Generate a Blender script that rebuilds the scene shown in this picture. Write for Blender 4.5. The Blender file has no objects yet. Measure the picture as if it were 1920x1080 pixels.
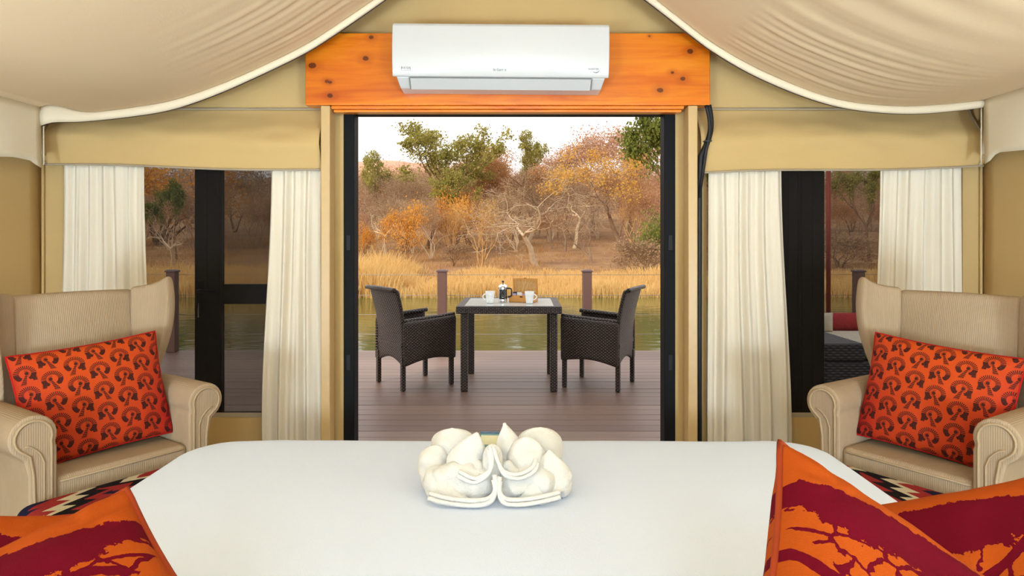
import bpy, bmesh, math, random
from mathutils import Vector, Matrix, noise
R = math.radians
sin, cos, pi = math.sin, math.cos, math.pi
S = bpy.context.scene
COL = S.collection

# ------------------------------------------------------------------ camera, world, sun, exposure
EYE = 1.326
cam_d = bpy.data.cameras.new('camera'); cam = bpy.data.objects.new('camera', cam_d); COL.objects.link(cam)
cam.location = (0, 0, EYE); cam.rotation_euler = (R(90), 0, 0)
cam_d.sensor_width = 36; cam_d.lens = 24; cam_d.shift_y = -95/1920; cam_d.clip_start = .05; cam_d.clip_end = 2000
S.camera = cam
S.view_settings.view_transform = 'Standard'; S.view_settings.look = 'None'
S.view_settings.exposure = 0; S.view_settings.gamma = 1; S.view_settings.use_curve_mapping = False

W = bpy.data.worlds.new('sky'); S.world = W; W.use_nodes = True
wn = W.node_tree; wn.nodes.clear()
wo = wn.nodes.new('ShaderNodeOutputWorld'); wb = wn.nodes.new('ShaderNodeBackground')
wr = wn.nodes.new('ShaderNodeValToRGB'); wg = wn.nodes.new('ShaderNodeNewGeometry'); ws = wn.nodes.new('ShaderNodeSeparateXYZ')
wm = wn.nodes.new('ShaderNodeMath'); wm.operation = 'MULTIPLY'; wm.inputs[1].default_value = -1
wn.links.new(wg.outputs['Incoming'], ws.inputs[0]); wn.links.new(ws.outputs['Z'], wm.inputs[0]); wn.links.new(wm.outputs[0], wr.inputs[0])
wr.color_ramp.elements[0].color = (1.0, .95, .92, 1); wr.color_ramp.elements[1].color = (.98, .97, .98, 1); wr.color_ramp.elements[1].position = .35
wn.links.new(wr.outputs[0], wb.inputs['Color']); wb.inputs['Strength'].default_value = 1.45
wn.links.new(wb.outputs[0], wo.inputs[0])

sun_d = bpy.data.lights.new('sun', 'SUN'); sun = bpy.data.objects.new('sun', sun_d); COL.objects.link(sun)
sun_d.energy = 3.1; sun_d.angle = R(10); sun_d.color = (1, .84, .64)
sun.rotation_euler = Vector((.62, .72, -.46)).to_track_quat('-Z', 'Y').to_euler()

# ------------------------------------------------------------------ node helper
class V:
    def __init__(s, g, sock): s.g = g; s.s = sock
    def _m(s, op, o=None, rev=False):
        a, b = (o, s) if rev else (s, o)
        return s.g.math(op, a, b)
    def __add__(s, o): return s._m('ADD', o)
    __radd__ = __add__
    def __sub__(s, o): return s._m('SUBTRACT', o)
    def __rsub__(s, o): return s._m('SUBTRACT', o, True)
    def __mul__(s, o): return s._m('MULTIPLY', o)
    __rmul__ = __mul__
    def __truediv__(s, o): return s._m('DIVIDE', o)
    def __lt__(s, o): return s._m('LESS_THAN', o)
    def __gt__(s, o): return s._m('GREATER_THAN', o)
    def __pow__(s, o): return s._m('POWER', o)
    def abs(s): return s.g.math('ABSOLUTE', s)
    def frac(s): return s.g.math('FRACT', s)
    def floor(s): return s.g.math('FLOOR', s)
    def sin(s): return s.g.math('SINE', s)
    def sqrt(s): return s.g.math('SQRT', s)
    def mod(s, o): return s.g.math('FLOORED_MODULO', s, o)
    def min(s, o): return s.g.math('MINIMUM', s, o)
    def max(s, o): return s.g.math('MAXIMUM', s, o)
    def atan2(s, o): return s.g.math('ARCTAN2', s, o)

class G:
    def __init__(s, name):
        s.m = bpy.data.materials.new(name); s.m.use_nodes = True
        s.t = s.m.node_tree; s.t.nodes.clear()
        s.out = s.t.nodes.new('ShaderNodeOutputMaterial')
    def put(s, sock, val):
        if val is None: return
        if isinstance(val, V): s.t.links.new(val.s, sock)
        elif isinstance(val, tuple) and len(val) == 3 and sock.type == 'RGBA': sock.default_value = (*val, 1)
        else: sock.default_value = val
    def math(s, op, a, b=None):
        n = s.t.nodes.new('ShaderNodeMath'); n.operation = op
        s.put(n.inputs[0], a); s.put(n.inputs[1], b); return V(s, n.outputs[0])
    def node(s, typ, out, props=None, **kw):
        n = s.t.nodes.new(typ)
        for k, v in (props or {}).items(): setattr(n, k, v)
        for k, v in kw.items(): s.put(n.inputs[k.replace('_', ' ')], v)
        return V(s, n.outputs[out])
    def obj(s): return s.node('ShaderNodeTexCoord', 'Object')
    def uv(s): return s.node('ShaderNodeTexCoord', 'UV')
    def pos(s): return s.node('ShaderNodeNewGeometry', 'Position')
    def rnd(s): return s.node('ShaderNodeObjectInfo', 'Random')
    def xyz(s, v):
        n = s.t.nodes.new('ShaderNodeSeparateXYZ'); s.put(n.inputs[0], v); return [V(s, n.outputs[i]) for i in range(3)]
    def vec(s, x, y, z=0.0):
        n = s.t.nodes.new('ShaderNodeCombineXYZ'); s.put(n.inputs[0], x); s.put(n.inputs[1], y); s.put(n.inputs[2], z); return V(s, n.outputs[0])
    def noise(s, vec, scale, detail=3.0, rough=.55, dist=0.0):
        return s.node('ShaderNodeTexNoise', 0, Vector=vec, Scale=scale, Detail=detail, Roughness=rough, Distortion=dist)
    def mapping(s, vec, scale=(1, 1, 1), rot=(0, 0, 0)):
        return s.node('ShaderNodeMapping', 0, Vector=vec, Scale=scale, Rotation=rot)
    def voro_edge(s, vec, scale):
        return s.node('ShaderNodeTexVoronoi', 0, {'feature': 'DISTANCE_TO_EDGE'}, Vector=vec, Scale=scale)
    def mix(s, f, a, b, mode='MIX'):
        n = s.t.nodes.new('ShaderNodeMix'); n.data_type = 'RGBA'; n.blend_type = mode
        s.put(n.inputs[0], f); s.put(n.inputs[6], a); s.put(n.inputs[7], b); return V(s, n.outputs[2])
    def ramp(s, f, stops, const=False):
        n = s.t.nodes.new('ShaderNodeValToRGB'); cr = n.color_ramp
        if const: cr.interpolation = 'CONSTANT'
        while len(cr.elements) < len(stops): cr.elements.new(.5)
        for e, (p, c) in zip(cr.elements, stops): e.position = p; e.color = (*c, 1)
        s.put(n.inputs[0], f); return V(s, n.outputs[0])
    def bump(s, h, strength=.3, dist=.01):
        return s.node('ShaderNodeBump', 0, Height=h, Strength=strength, Distance=dist)
    def pbr(s, color, rough=.6, normal=None, metal=0.0, spec=.5, **kw):
        n = s.t.nodes.new('ShaderNodeBsdfPrincipled')
        s.put(n.inputs['Base Color'], color); s.put(n.inputs['Roughness'], rough); s.put(n.inputs['Metallic'], metal)
        s.put(n.inputs['Specular IOR Level'], spec); s.put(n.inputs['Normal'], normal)
        for k, v in kw.items(): s.put(n.inputs[k.replace('_', ' ')], v)
        s.t.links.new(n.outputs[0], s.out.inputs[0]); s.b = n; return s.m
    def shader(s, v): s.t.links.new(v.s, s.out.inputs[0]); return s.m

def srgb(r, g, b):
    f = lambda c: (c/255/12.92) if c/255 <= .04045 else ((c/255+.055)/1.055)**2.4
    return (f(r), f(g), f(b))

# ------------------------------------------------------------------ materials
def cloth(name, col, var=.08, scale=3, weave=0, rough=.9, wr=.25, wrs=2.5, sheen=0.0, trans=0.0):
    g = G(name); o = g.obj(); n = g.noise(o, scale, 4)
    c2 = tuple(max(0, c*(1-var*2)) for c in col)
    c = g.mix(n, c2, tuple(min(1, k*(1+var)) for k in col))
    h = g.noise(o, wrs, 3, .5, .6)*wr
    if weave:
        x, y, z = g.xyz(o); h = h + g.noise(g.vec(x, y, z), weave, 2)*.05
    return g.pbr(c, rough, g.bump(h, .5, .03), spec=.2)

M = {}
M['canvas'] = cloth('canvas', srgb(211, 178, 121), .06, 1.3, 260, wr=.35, wrs=1.6)
M['canvas_edge'] = cloth('canvas_edge', srgb(178, 162, 138), .05)
M['liner'] = cloth('liner', srgb(241, 214, 176), .03, 1.0, 240, wr=.12, wrs=1.2)
M['liner_hem'] = cloth('liner_hem', srgb(240, 224, 196), .03, 2.0, 240, wr=.15, wrs=4)
M['curtain'] = cloth('curtain', srgb(236, 224, 204), .03, 2.0, 300, wr=.1, wrs=5)
M['duvet'] = cloth('duvet', (.66, .745, .93), .01, 2.0, 320, wr=.05, wrs=3)
M['floor'] = cloth('floor_screed', srgb(176, 174, 170), .06, 3)
M['back_canvas'] = cloth('back_canvas', srgb(226, 226, 224), .03, 2)

def mk_towel():
    g = G('terry'); o = g.obj()
    h = g.noise(o, 420, 2)*.5 + g.noise(o, 45, 3)*.8
    c = g.mix(g.noise(o, 20), srgb(206, 204, 200), srgb(220, 219, 216))
    return g.pbr(c, .95, g.bump(h, .55, .006), spec=.1)
M['towel'] = mk_towel()

def mk_corduroy():
    g = G('corduroy'); u, v, _ = g.xyz(g.uv()); o = g.obj()
    st = (u*(2*pi/.0075)).sin()
    n = g.noise(o, 4, 4, .6)
    c = g.mix(n, srgb(148, 123, 95), srgb(180, 156, 127))
    c = g.mix(st*.08+.08, c, srgb(150, 124, 94))
    fine = g.noise(g.mapping(g.vec(u, v), (260, 8, 1)), 1, 2)
    c = g.mix(fine*.18, c, srgb(216, 200, 172))
    return g.pbr(c, .9, g.bump(st*.5 + g.noise(o, 6)*.6, .25, .003), spec=.15)
M['corduroy'] = mk_corduroy()
M['piping'] = cloth('piping', srgb(176, 152, 120), .05, 20)

def mk_wicker():
    g = G('wicker'); u, v, _ = g.xyz(g.uv())
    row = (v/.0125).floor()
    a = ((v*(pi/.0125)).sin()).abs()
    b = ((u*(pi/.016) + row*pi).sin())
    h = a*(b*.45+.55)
    c = g.ramp(h, [(0, srgb(8, 6, 5)), (.5, srgb(32, 22, 18)), (.82, srgb(66, 46, 36)), (1, srgb(186, 158, 138))])  # pale last stop paints the strand highlights into the weave colour
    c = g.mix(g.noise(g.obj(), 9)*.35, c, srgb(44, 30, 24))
    return g.pbr(c, .33, g.bump(h, .8, .006), spec=.5)
M['wicker'] = mk_wicker()

def mk_wicker_grey():
    g = G('wicker_dark'); u, v, _ = g.xyz(g.uv())
    row = (v/.02).floor(); h = ((v*(pi/.02)).sin()).abs()*(((u*(pi/.03) + row*pi).sin())*.45+.55)
    return g.pbr(g.ramp(h, [(0, (.012, .012, .014)), (1, (.12, .12, .13))]), .45, g.bump(h, .8, .008))
M['wicker_dark'] = mk_wicker_grey()

def mk_pine():
    g = G('varnished_pine'); o = g.obj(); x, y, z = g.xyz(o)
    p = g.mapping(o, (1.2, 4, 11))
    n = g.noise(p, 1.3, 5, .55, 1.2)
    grain = g.noise(g.mapping(o, (3, 20, 90)), 1.5, 3)
    c = g.ramp(n, [(.25, srgb(206, 92, 12)), (.5, srgb(238, 130, 18)), (.75, srgb(250, 156, 34))])
    c = g.mix(grain*.28, c, srgb(206, 96, 18))
    # lamellas of slightly different tint
    lam = ((z+.3)/.14).floor()
    c = g.mix(((lam*12.9898).sin()*43.7).frac()*.22, c, srgb(180, 74, 10))
    for kx, kz, r in ((-1.1, .02, .026), (-1.02, -.07, .014), (-1.0, -.075, .012), (-1.0, -.15, .02), (.93, -.02, .014), (.99, -.055, .018), (.86, -.12, .02), (1.03, .10, .02), (.80, .185, .008), (-.8, .06, .02), (-.77, .18, .016)):
        dx = (x-kx)/1.3; dz = z-kz
        d = (dx*dx+dz*dz).sqrt() + g.noise(o, 22, 2)*.012 - .006
        c = g.mix(((d/(r*2.4))*-1+1).max(0.0)*.55, c, srgb(150, 52, 8))
        c = g.mix((d < r*.62)*.8, c, srgb(66, 24, 8))
    return g.pbr(c, .28, g.bump(grain, .05, .002), spec=.5, Coat_Weight=.3, Coat_Roughness=.15)
M['pine'] = mk_pine()

def mk_plank():
    g = G('composite_deck'); o = g.obj(); r = g.rnd()
    st = g.noise(g.mapping(o, (1.5, 60, 60)), 1, 4, .6)
    big = g.noise(g.mapping(g.pos(), (.6, 4, 1)), 1, 3)
    c = g.mix(r, srgb(116, 94, 82), srgb(150, 126, 112))
    c = g.mix((st-.25)*1.2, c, srgb(84, 62, 52)); c = g.mix(big*.4, c, srgb(150, 122, 110))
    return g.pbr(c, .42, g.bump(st, .2, .003), spec=.45)
M['plank'] = mk_plank()

def flat(name, col, rough=.5, metal=0.0, spec=.5, nz=.06, ns=25):
    g = G(name); n = g.noise(g.obj(), ns, 3)
    return g.pbr(g.mix(n, tuple(c*(1-nz) for c in col), tuple(min(1, c*(1+nz)) for c in col)), rough, None, metal, spec)
M['post_brown'] = flat('post_brown', srgb(104, 76, 68), .55)
M['post_cap'] = flat('post_cap', srgb(92, 72, 72), .45)
M['wire'] = flat('wire', (.30, .28, .26), .5, .6)
M['black_frame'] = flat('black_frame', srgb(20, 20, 22), .6, 0, .12, .25, 18)
M['dark_wood'] = flat('dark_wood_door', srgb(58, 48, 40), .6, 0, .2, .25, 12)
M['dark_metal'] = flat('dark_metal', srgb(24, 24, 26), .5, 0, .2)
M['beige_post'] = flat('beige_post', srgb(206, 172, 118), .35)
M['ac_white'] = flat('ac_white', (.63, .625, .62), .22, 0, .5, .01)
M['ac_grey'] = flat('ac_grey', (.60, .60, .60), .35, 0, .4, .01)
M['ac_gap'] = flat('ac_gap', (.26, .26, .26), .6)
M['print_grey'] = flat('print_grey', (.14, .14, .14), .5)
M['hose'] = flat('hose', srgb(22, 22, 26), .6)
M['ceramic'] = flat('ceramic', (.86, .86, .83), .15, 0, .5, .01)
M['chrome'] = flat('chrome', (.88, .88, .89), .18, 1.0)
M['black_plastic'] = flat('black_plastic', (.015, .015, .017), .3)
M['oak'] = flat('oak', srgb(206, 142, 66), .5, 0, .4, .15, 14)
M['sachet_lilac'] = flat('sachet_lilac', srgb(190, 176, 206), .5)
M['sachet_white'] = flat('sachet_white', srgb(232, 226, 220), .5)
M['sachet_dark'] = flat('sachet_dark', srgb(50, 54, 74), .5)
M['sachet_red'] = flat('sachet_red', srgb(176, 60, 66), .5)
M['leg_wood'] = flat('leg_wood', srgb(60, 36, 22), .4)
M['teal'] = flat('teal_packet', srgb(112, 152, 150), .3)
M['cream_paper'] = flat('cream_paper', srgb(228, 220, 176), .4)
M['blue_edge'] = flat('blue_edge', srgb(70, 100, 128), .4)
M['red_paint'] = flat('red_paint', srgb(136, 44, 26), .6)
M['red_throw'] = cloth('red_throw', srgb(186, 62, 66), .15, 14)
M['cream_cushion'] = cloth('cream_cushion', srgb(226, 214, 190), .05)
M['coffee'] = flat('coffee', (.02, .01, .006), .2)
M['lamp_shade'] = cloth('lamp_shade', srgb(240, 226, 200), .02)

def mk_glass(name, rough=.02, tint=(.9, .95, .93)):
    g = G(name)
    return g.pbr(tint, rough, spec=.5, Transmission_Weight=1.0, IOR=1.45)
M['glass'] = mk_glass('clear_glass')
def mk_tableglass():
    g = G('sky_pale_table_glass'); n = g.noise(g.obj(), 60, 2)
    return g.pbr((.62, .67, .64), .18, g.bump(n, .15, .004), spec=.35)  # pale base colour stands in for the reflected sky
M['table_glass'] = mk_tableglass()
def mk_pane():
    g = G('dusty_pane')
    t = g.node('ShaderNodeBsdfTransparent', 0, Color=(.80, .79, .76)); gl = g.node('ShaderNodeBsdfGlossy', 0, Roughness=.05, Color=(.5, .5, .5))
    return g.shader(g.node('ShaderNodeMixShader', 0, Fac=.08) if False else mixsh(g, .07, t, gl))
def mixsh(g, f, a, b):
    n = g.t.nodes.new('ShaderNodeMixShader'); g.put(n.inputs[0], f); g.put(n.inputs[1], a); g.put(n.inputs[2], b); return V(g, n.outputs[0])
M['pane'] = mk_pane()
def mk_net():
    g = G('insect_mesh'); x, y, z = g.xyz(g.obj())
    lines = ((x*(2*pi/.006)).sin().max((z*(2*pi/.006)).sin()))
    sp = g.noise(g.obj(), 160, 2, .6)
    f = (lines*.06 + .42 + (sp > .68)*.15)
    t = g.node('ShaderNodeBsdfTransparent', 0, Color=(1, 1, 1)); d = g.node('ShaderNodeBsdfDiffuse', 0, Color=(.022, .02, .018))
    return g.shader(mixsh(g, f, t, d))
M['net'] = mk_net()

def mk_crest():
    g = G('crest_print'); u, v, _ = g.xyz(g.uv())     # uv in 0..1 over the cushion
    cu = u*6.6; col = cu.floor(); odd = col.mod(2.0)
    fx = cu.frac() - .5
    fx = fx*(odd*2-1)*.95                                    # mirror every other column
    fy = ((v*5.3 + odd*.5 + .2).frac() - .47)*.96
    r = (fx*fx*1.0 + (fy-.06)*(fy-.06)*1.25).sqrt()
    ang = (fy-.06).atan2(fx)                             # 0 = right, pi/2 = up
    ring = (r > .225)*(r < .43)*(fy > -.22)
    gap = (ang > -2.05)*(ang < -.95)
    teeth = ((ang*30).sin() > -.15)
    solid = (fy < .05)
    inner = (r < .335)
    rg = ring*(1-gap)*(solid.max(teeth).max(inner*(((ang*30).sin()) > -.5)))
    # curved inner rim, stem and eye
    rim = (r > .10)*(r < .19)*(fx < .02)*(((ang*30).sin()) > -.2)*(fy > -.2)
    sx = fx + .06 - (fy-.06)*-.42
    stem = (sx.abs() < ((fy*-1+.1)*.18+.02))*(fy < .10)*(fy > -.44)*((((fy*80).sin()) > -.75))
    leg = ((fx+.30-(fy*.12)).abs() < .085)*(fy < .0)*(fy > -.30)
    eye = (((fx+.06)*(fx+.06)+(fy-.07)*(fy-.07)).sqrt() < .075)
    k = rg.max(rim*.7).max(stem*.95).max(leg*.95).max(eye)
    nz = g.noise(g.vec(u, v), 130, 2)
    k = (k*(nz*.7+.62)).min(1.0)
    e = ((u-.5).abs()*2)**3.0
    base = g.mix(e, srgb(182, 58, 18), srgb(158, 15, 24))
    base = g.mix(((v-.2)*.5).max(0.0), base, srgb(212, 90, 16))
    c = g.mix(k*.96, base, srgb(38, 16, 14))
    return g.pbr(c, .8, g.bump(g.noise(g.obj(), 8)*.5, .3, .02), spec=.2)
M['crest'] = mk_crest()
M['cushion_red'] = cloth('cushion_red', srgb(170, 24, 20), .1, 20)

def mk_treeprint():
    g = G('acacia_print'); u, v, _ = g.xyz(g.uv()); p = g.vec(u, v)   # v=1 at the top edge
    w = g.noise(p, 5, 4, .6); f = g.noise(p, 38, 3, .7)
    top = .88 + (w-.5)*.06 + (f-.5)*.04 - ((u-.45).abs()**2.0)*.12
    bot = .70 + (w-.5)*.16 + (f-.5)*.10 + ((u-.5).abs()**2.0)*.25
    can = (v < top)*(v > bot)
    pw = g.vec(u*1.0 + (w-.5)*.25, v*1.35 + (f-.5)*.015)
    d = g.voro_edge(pw, 9.0)
    br = (d < (.050 + (w-.45)*.12))*(v < bot + .05)*(v > .50)*((u-.5).abs() < (v-.16)*.9)
    tr = ((u-.5 + (w-.5)*.12).abs() < .035)*(v < .5)
    arc = ((v - (.54 + ((u-.3).abs()**2.0)*1.1) + (w-.5)*.04).abs() < .016)*(v < bot+.02)
    k = can.max(br).max(tr).max(arc)
    th = g.noise(g.mapping(p, (1, 1, 1)), 260, 2)
    base = g.mix(th*.35, srgb(150, 64, 15), srgb(134, 53, 10))
    c = g.mix(k, base, g.mix(th*.4, srgb(86, 3, 20), srgb(72, 3, 16)))
    return g.pbr(c, .85, g.bump(g.noise(g.obj(), 9, 3)*.8 + th*.08, .35, .02), spec=.06)
M['acacia'] = mk_treeprint()
M['pillow_seam'] = cloth('pillow_seam', srgb(130, 46, 12), .1, 30)

def mk_kilim():
    g = G('kilim'); o = g.obj(); x, y, z = g.xyz(o)
    n = g.noise(o, 160, 2)
    jag = ((y*15).frac()-.5).abs()*.26
    u = x*1.9 + .12 + jag; v = (y*2.2 + .15)
    du = ((u.frac())-.5).abs(); dv = ((v.frac())-.5).abs()
    d = du*1.05 + dv*.95 + (n-.5)*.015
    N, Rd, Cr, Bk, Or = srgb(28, 26, 52), srgb(150, 44, 42), srgb(206, 192, 160), srgb(24, 20, 22), srgb(206, 128, 28)
    c = g.ramp(d, [(0, N), (.12, Rd), (.30, Cr), (.42, Bk), (.56, Rd), (.68, N), (.78, Rd), (.88, Or)], True)
    c = g.mix(n*.25, c, Bk)
    return g.pbr(c, .95, g.bump(n, .4, .004), spec=.1)
M['kilim'] = mk_kilim()

def mk_water():
    g = G('pond_water'); p = g.pos()
    h = g.noise(g.mapping(p, (.9, 1.6, 1)), 2.2, 3, .5)
    c = g.mix(g.noise(p, .25, 3), srgb(50, 68, 30), srgb(84, 100, 48))
    return g.pbr(c, .05, g.bump(h, .2, .05), spec=.28)
M['water'] = mk_water()
def mk_ground():
    g = G('leaf_litter'); p = g.pos()
    c = g.ramp(g.noise(p, .35, 6, .7), [(.3, srgb(140, 110, 82)), (.5, srgb(170, 134, 100)), (.7, srgb(194, 158, 116))])
    c = g.mix(g.noise(p, 4, 5, .7)*.5, c, srgb(112, 78, 52))
    return g.pbr(c, .95, g.bump(g.noise(p, 3, 5), .6, .2), spec=.1)
M['ground'] = mk_ground()
def mk_hill():
    g = G('dry_hill'); p = g.pos()
    c = g.ramp(g.noise(p, .05, 8, .75), [(.35, srgb(186, 140, 116)), (.5, srgb(214, 164, 138)), (.65, srgb(226, 182, 154))])
    return g.pbr(c, 1, spec=.05)
M['hill'] = mk_hill()

def leaf_mat(name, a, b, c3=None):
    g = G(name); p = g.pos(); n = g.noise(p, .9, 3, .6); n2 = g.noise(p, 7, 2)
    c = g.mix(n, a, b)
    if c3: c = g.mix((n2-.45)*1.6, c, c3)
    d = g.node('ShaderNodeBsdfDiffuse', 0, Color=c); t = g.node('ShaderNodeBsdfTranslucent', 0, Color=c)
    return g.shader(mixsh(g, .4, d, t))
M['leaf_green'] = leaf_mat('leaf_green', srgb(122, 126, 62), srgb(180, 170, 96), srgb(206, 190, 112))
M['leaf_dark'] = leaf_mat('leaf_dark', srgb(92, 106, 52), srgb(146, 150, 76))
M['leaf_orange'] = leaf_mat('leaf_orange', srgb(216, 150, 74), srgb(222, 176, 84), srgb(206, 122, 66))
M['leaf_rust'] = leaf_mat('leaf_rust', srgb(186, 140, 98), srgb(206, 162, 112), srgb(178, 130, 94))
M['leaf_brown'] = leaf_mat('leaf_brown', srgb(160, 132, 104), srgb(186, 158, 124), srgb(146, 122, 100))
M['leaf_yellow'] = leaf_mat('leaf_yellow', srgb(216, 168, 84), srgb(224, 184, 102), srgb(200, 150, 82))
M['leaf_pink'] = leaf_mat('leaf_pink', srgb(190, 148, 120), srgb(208, 166, 132), srgb(176, 140, 116))
M['grass_dry'] = leaf_mat('dry_weeds', srgb(176, 138, 98), srgb(206, 168, 118), srgb(150, 116, 84))
M['grass'] = leaf_mat('golden_grass', srgb(206, 164, 96), srgb(240, 212, 152), srgb(186, 140, 80))
def bark(name, a, b):
    g = G(name); o = g.obj(); return g.pbr(g.mix(g.noise(o, 3, 4), a, b), .9, spec=.1)
M['bark_pale'] = bark('bark_pale', srgb(176, 152, 122), srgb(226, 206, 176))
M['bark_gold'] = bark('bark_gold', srgb(176, 136, 88), srgb(216, 176, 122))
M['bark_brown'] = bark('bark_brown', srgb(96, 74, 58), srgb(146, 116, 90))
M['bark_grey'] = bark('bark_grey', srgb(124, 102, 86), srgb(170, 146, 122))

# ------------------------------------------------------------------ geometry helpers
def tag(o, label=None, cat=None, group=None, kind=None):
    if label: o['label'] = label
    if cat: o['category'] = cat
    if group: o['group'] = group
    if kind: o['kind'] = kind
    return o
def empty(name, loc=(0, 0, 0), rz=0.0):
    e = bpy.data.objects.new(name, None); COL.objects.link(e); e.location = loc; e.rotation_euler = (0, 0, rz); e.empty_display_size = .1
    return e
def auto_uv(me):
    uvl = me.uv_layers.new(name='UVMap')
    for p in me.polygons:
        n = p.normal; ax = max(range(3), key=lambda i: abs(n[i]))
        for li in p.loop_indices:
            c = me.vertices[me.loops[li].vertex_index].co
            uvl.data[li].uv = (c.y, c.z) if ax == 0 else ((c.x, c.z) if ax == 1 else (c.x, c.y))
def make(name, verts, faces, mat, parent=None, smooth=True, uv=None, subsurf=0):
    me = bpy.data.meshes.new(name); me.from_pydata([tuple(v) for v in verts], [], faces); me.update()
    if uv is not None:
        l = me.uv_layers.new(name='UVMap')
        for lp in me.loops: l.data[lp.index].uv = uv[lp.vertex_index]
    else: auto_uv(me)
    if smooth: me.polygons.foreach_set('use_smooth', [True]*len(me.polygons))
    me.materials.append(M[mat] if isinstance(mat, str) else mat)
    o = bpy.data.objects.new(name, me); COL.objects.link(o)
    if parent: o.parent = parent
    if subsurf:
        m = o.modifiers.new('subsurf', 'SUBSURF'); m.levels = m.render_levels = subsurf
    return o
class MB:
    def __init__(s): s.v = []; s.f = []
    def add(s, vs, fs):
        n = len(s.v); s.v += [tuple(v) for v in vs]; s.f += [tuple(i+n for i in f) for f in fs]; return s
    def box(s, x0, x1, y0, y1, z0, z1):
        return s.add([(x0, y0, z0), (x1, y0, z0), (x1, y1, z0), (x0, y1, z0), (x0, y0, z1), (x1, y0, z1), (x1, y1, z1), (x0, y1, z1)],
                     [(0, 3, 2, 1), (4, 5, 6, 7), (0, 1, 5, 4), (1, 2, 6, 5), (2, 3, 7, 6), (3, 0, 4, 7)])
    def tube(s, pts, rad, n=8, cap=True, flat=1.0):
        pts = [Vector(p) for p in pts]; rs = rad if isinstance(rad, (list, tuple)) else [rad]*len(pts)
        vs = []; fs = []; up = None
        for i, p in enumerate(pts):
            t = (pts[min(i+1, len(pts)-1)] - pts[max(i-1, 0)]).normalized()
            if up is None: up = Vector((0, 0, 1)) if abs(t.z) < .9 else Vector((1, 0, 0))
            a = t.cross(up).normalized(); up = a.cross(t).normalized()
            for k in range(n):
                an = 2*pi*k/n; vs.append(p + a*(cos(an)*rs[i]) + up*(sin(an)*rs[i]*flat))
        for i in range(len(pts)-1):
            for k in range(n):
                fs.append((i*n+k, i*n+(k+1) % n, (i+1)*n+(k+1) % n, (i+1)*n+k))
        if cap: fs.append(tuple(range(n))[::-1]); fs.append(tuple((len(pts)-1)*n+k for k in range(n)))
        return s.add(vs, fs)
    def lathe(s, prof, n=24, c=(0, 0, 0)):
        vs = []; fs = []
        for r, z in prof:
            for k in range(n): vs.append((c[0]+r*cos(2*pi*k/n), c[1]+r*sin(2*pi*k/n), c[2]+z))
        for i in range(len(prof)-1):
            for k in range(n): fs.append((i*n+k, i*n+(k+1) % n, (i+1)*n+(k+1) % n, (i+1)*n+k))
        return s.add(vs, fs)
    def build(s, name, mat, parent=None, smooth=False, bevel=0.0, seg=2, **kw):
        o = make(name, s.v, s.f, mat, parent, smooth, **kw)
        if bevel:
            m = o.modifiers.new('bevel', 'BEVEL'); m.width = bevel; m.segments = seg; m.limit_method = 'ANGLE'
            o.data.polygons.foreach_set('use_smooth', [True]*len(o.data.polygons))
            m.harden_normals = True
        return o
def bbox(name, x0, x1, y0, y1, z0, z1, mat, parent=None, bevel=.004, seg=2):
    return MB().box(x0, x1, y0, y1, z0, z1).build(name, mat, parent, bevel=bevel, seg=seg)
def grid_slab(name, fn, nu, nv, th, mat, parent=None, subsurf=0, both=True, uvfn=None):
    """surface fn(u,v) (0..1) thickened by th against its normal"""
    P = [[Vector(fn(i/nu, j/nv)) for j in range(nv+1)] for i in range(nu+1)]
    vs = []; uv = []
    def nrm(i, j):
        a = P[min(i+1, nu)][j]-P[max(i-1, 0)][j]; b = P[i][min(j+1, nv)]-P[i][max(j-1, 0)]
        c = a.cross(b); return c.normalized() if c.length > 1e-9 else Vector((0, 0, 1))
    idx = lambda k, i, j: k*(nu+1)*(nv+1)+i*(nv+1)+j
    for k in range(2 if th else 1):
        for i in range(nu+1):
            for j in range(nv+1):
                vs.append(P[i][j] - nrm(i, j)*th*k); uv.append(uvfn(i/nu, j/nv) if uvfn else (0, 0))
    fs = []
    for i in range(nu):
        for j in range(nv):
            fs.append((idx(0, i, j), idx(0, i+1, j), idx(0, i+1, j+1), idx(0, i, j+1)))
            if th: fs.append((idx(1, i, j), idx(1, i, j+1), idx(1, i+1, j+1), idx(1, i+1, j)))
    if th:
        ring = [(i, 0) for i in range(nu)] + [(nu, j) for j in range(nv)] + [(i, nv) for i in range(nu, 0, -1)] + [(0, j) for j in range(nv, 0, -1)]
        for a, b in zip(ring, ring[1:]+ring[:1]): fs.append((idx(0, *b), idx(0, *a), idx(1, *a), idx(1, *b)))
    return make(name, vs, fs, mat, parent, True, uv if uvfn else None, subsurf)
def extrude_outline(name, pts, y0, y1, mat, parent=None, bevel=0.0, seg=3):
    """pts (x,z) counter-clockwise seen from -y, extruded along y"""
    n = len(pts); mb = MB()
    vs = [(x, y0, z) for x, z in pts]+[(x, y1, z) for x, z in pts]
    fs = [tuple(range(n)), tuple(range(2*n-1, n-1, -1))]+[(i, i+n, (i+1) % n+n, (i+1) % n) for i in range(n)]
    return mb.add(vs, fs).build(name, mat, parent, bevel=bevel, seg=seg)
def copy_tree(o, parent=None):
    c = o.copy(); COL.objects.link(c); c.parent = parent
    for ch in list(o.children): copy_tree(ch, c)
    return c
def lerp(a, b, t): return a+(b-a)*t
def interp(tab, x):
    if x <= tab[0][0]: return tab[0][1]
    for (x0, y0), (x1, y1) in zip(tab, tab[1:]):
        if x <= x1:
            t = (x-x0)/(x1-x0); return y0+(y1-y0)*t
    return tab[-1][1]
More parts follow.
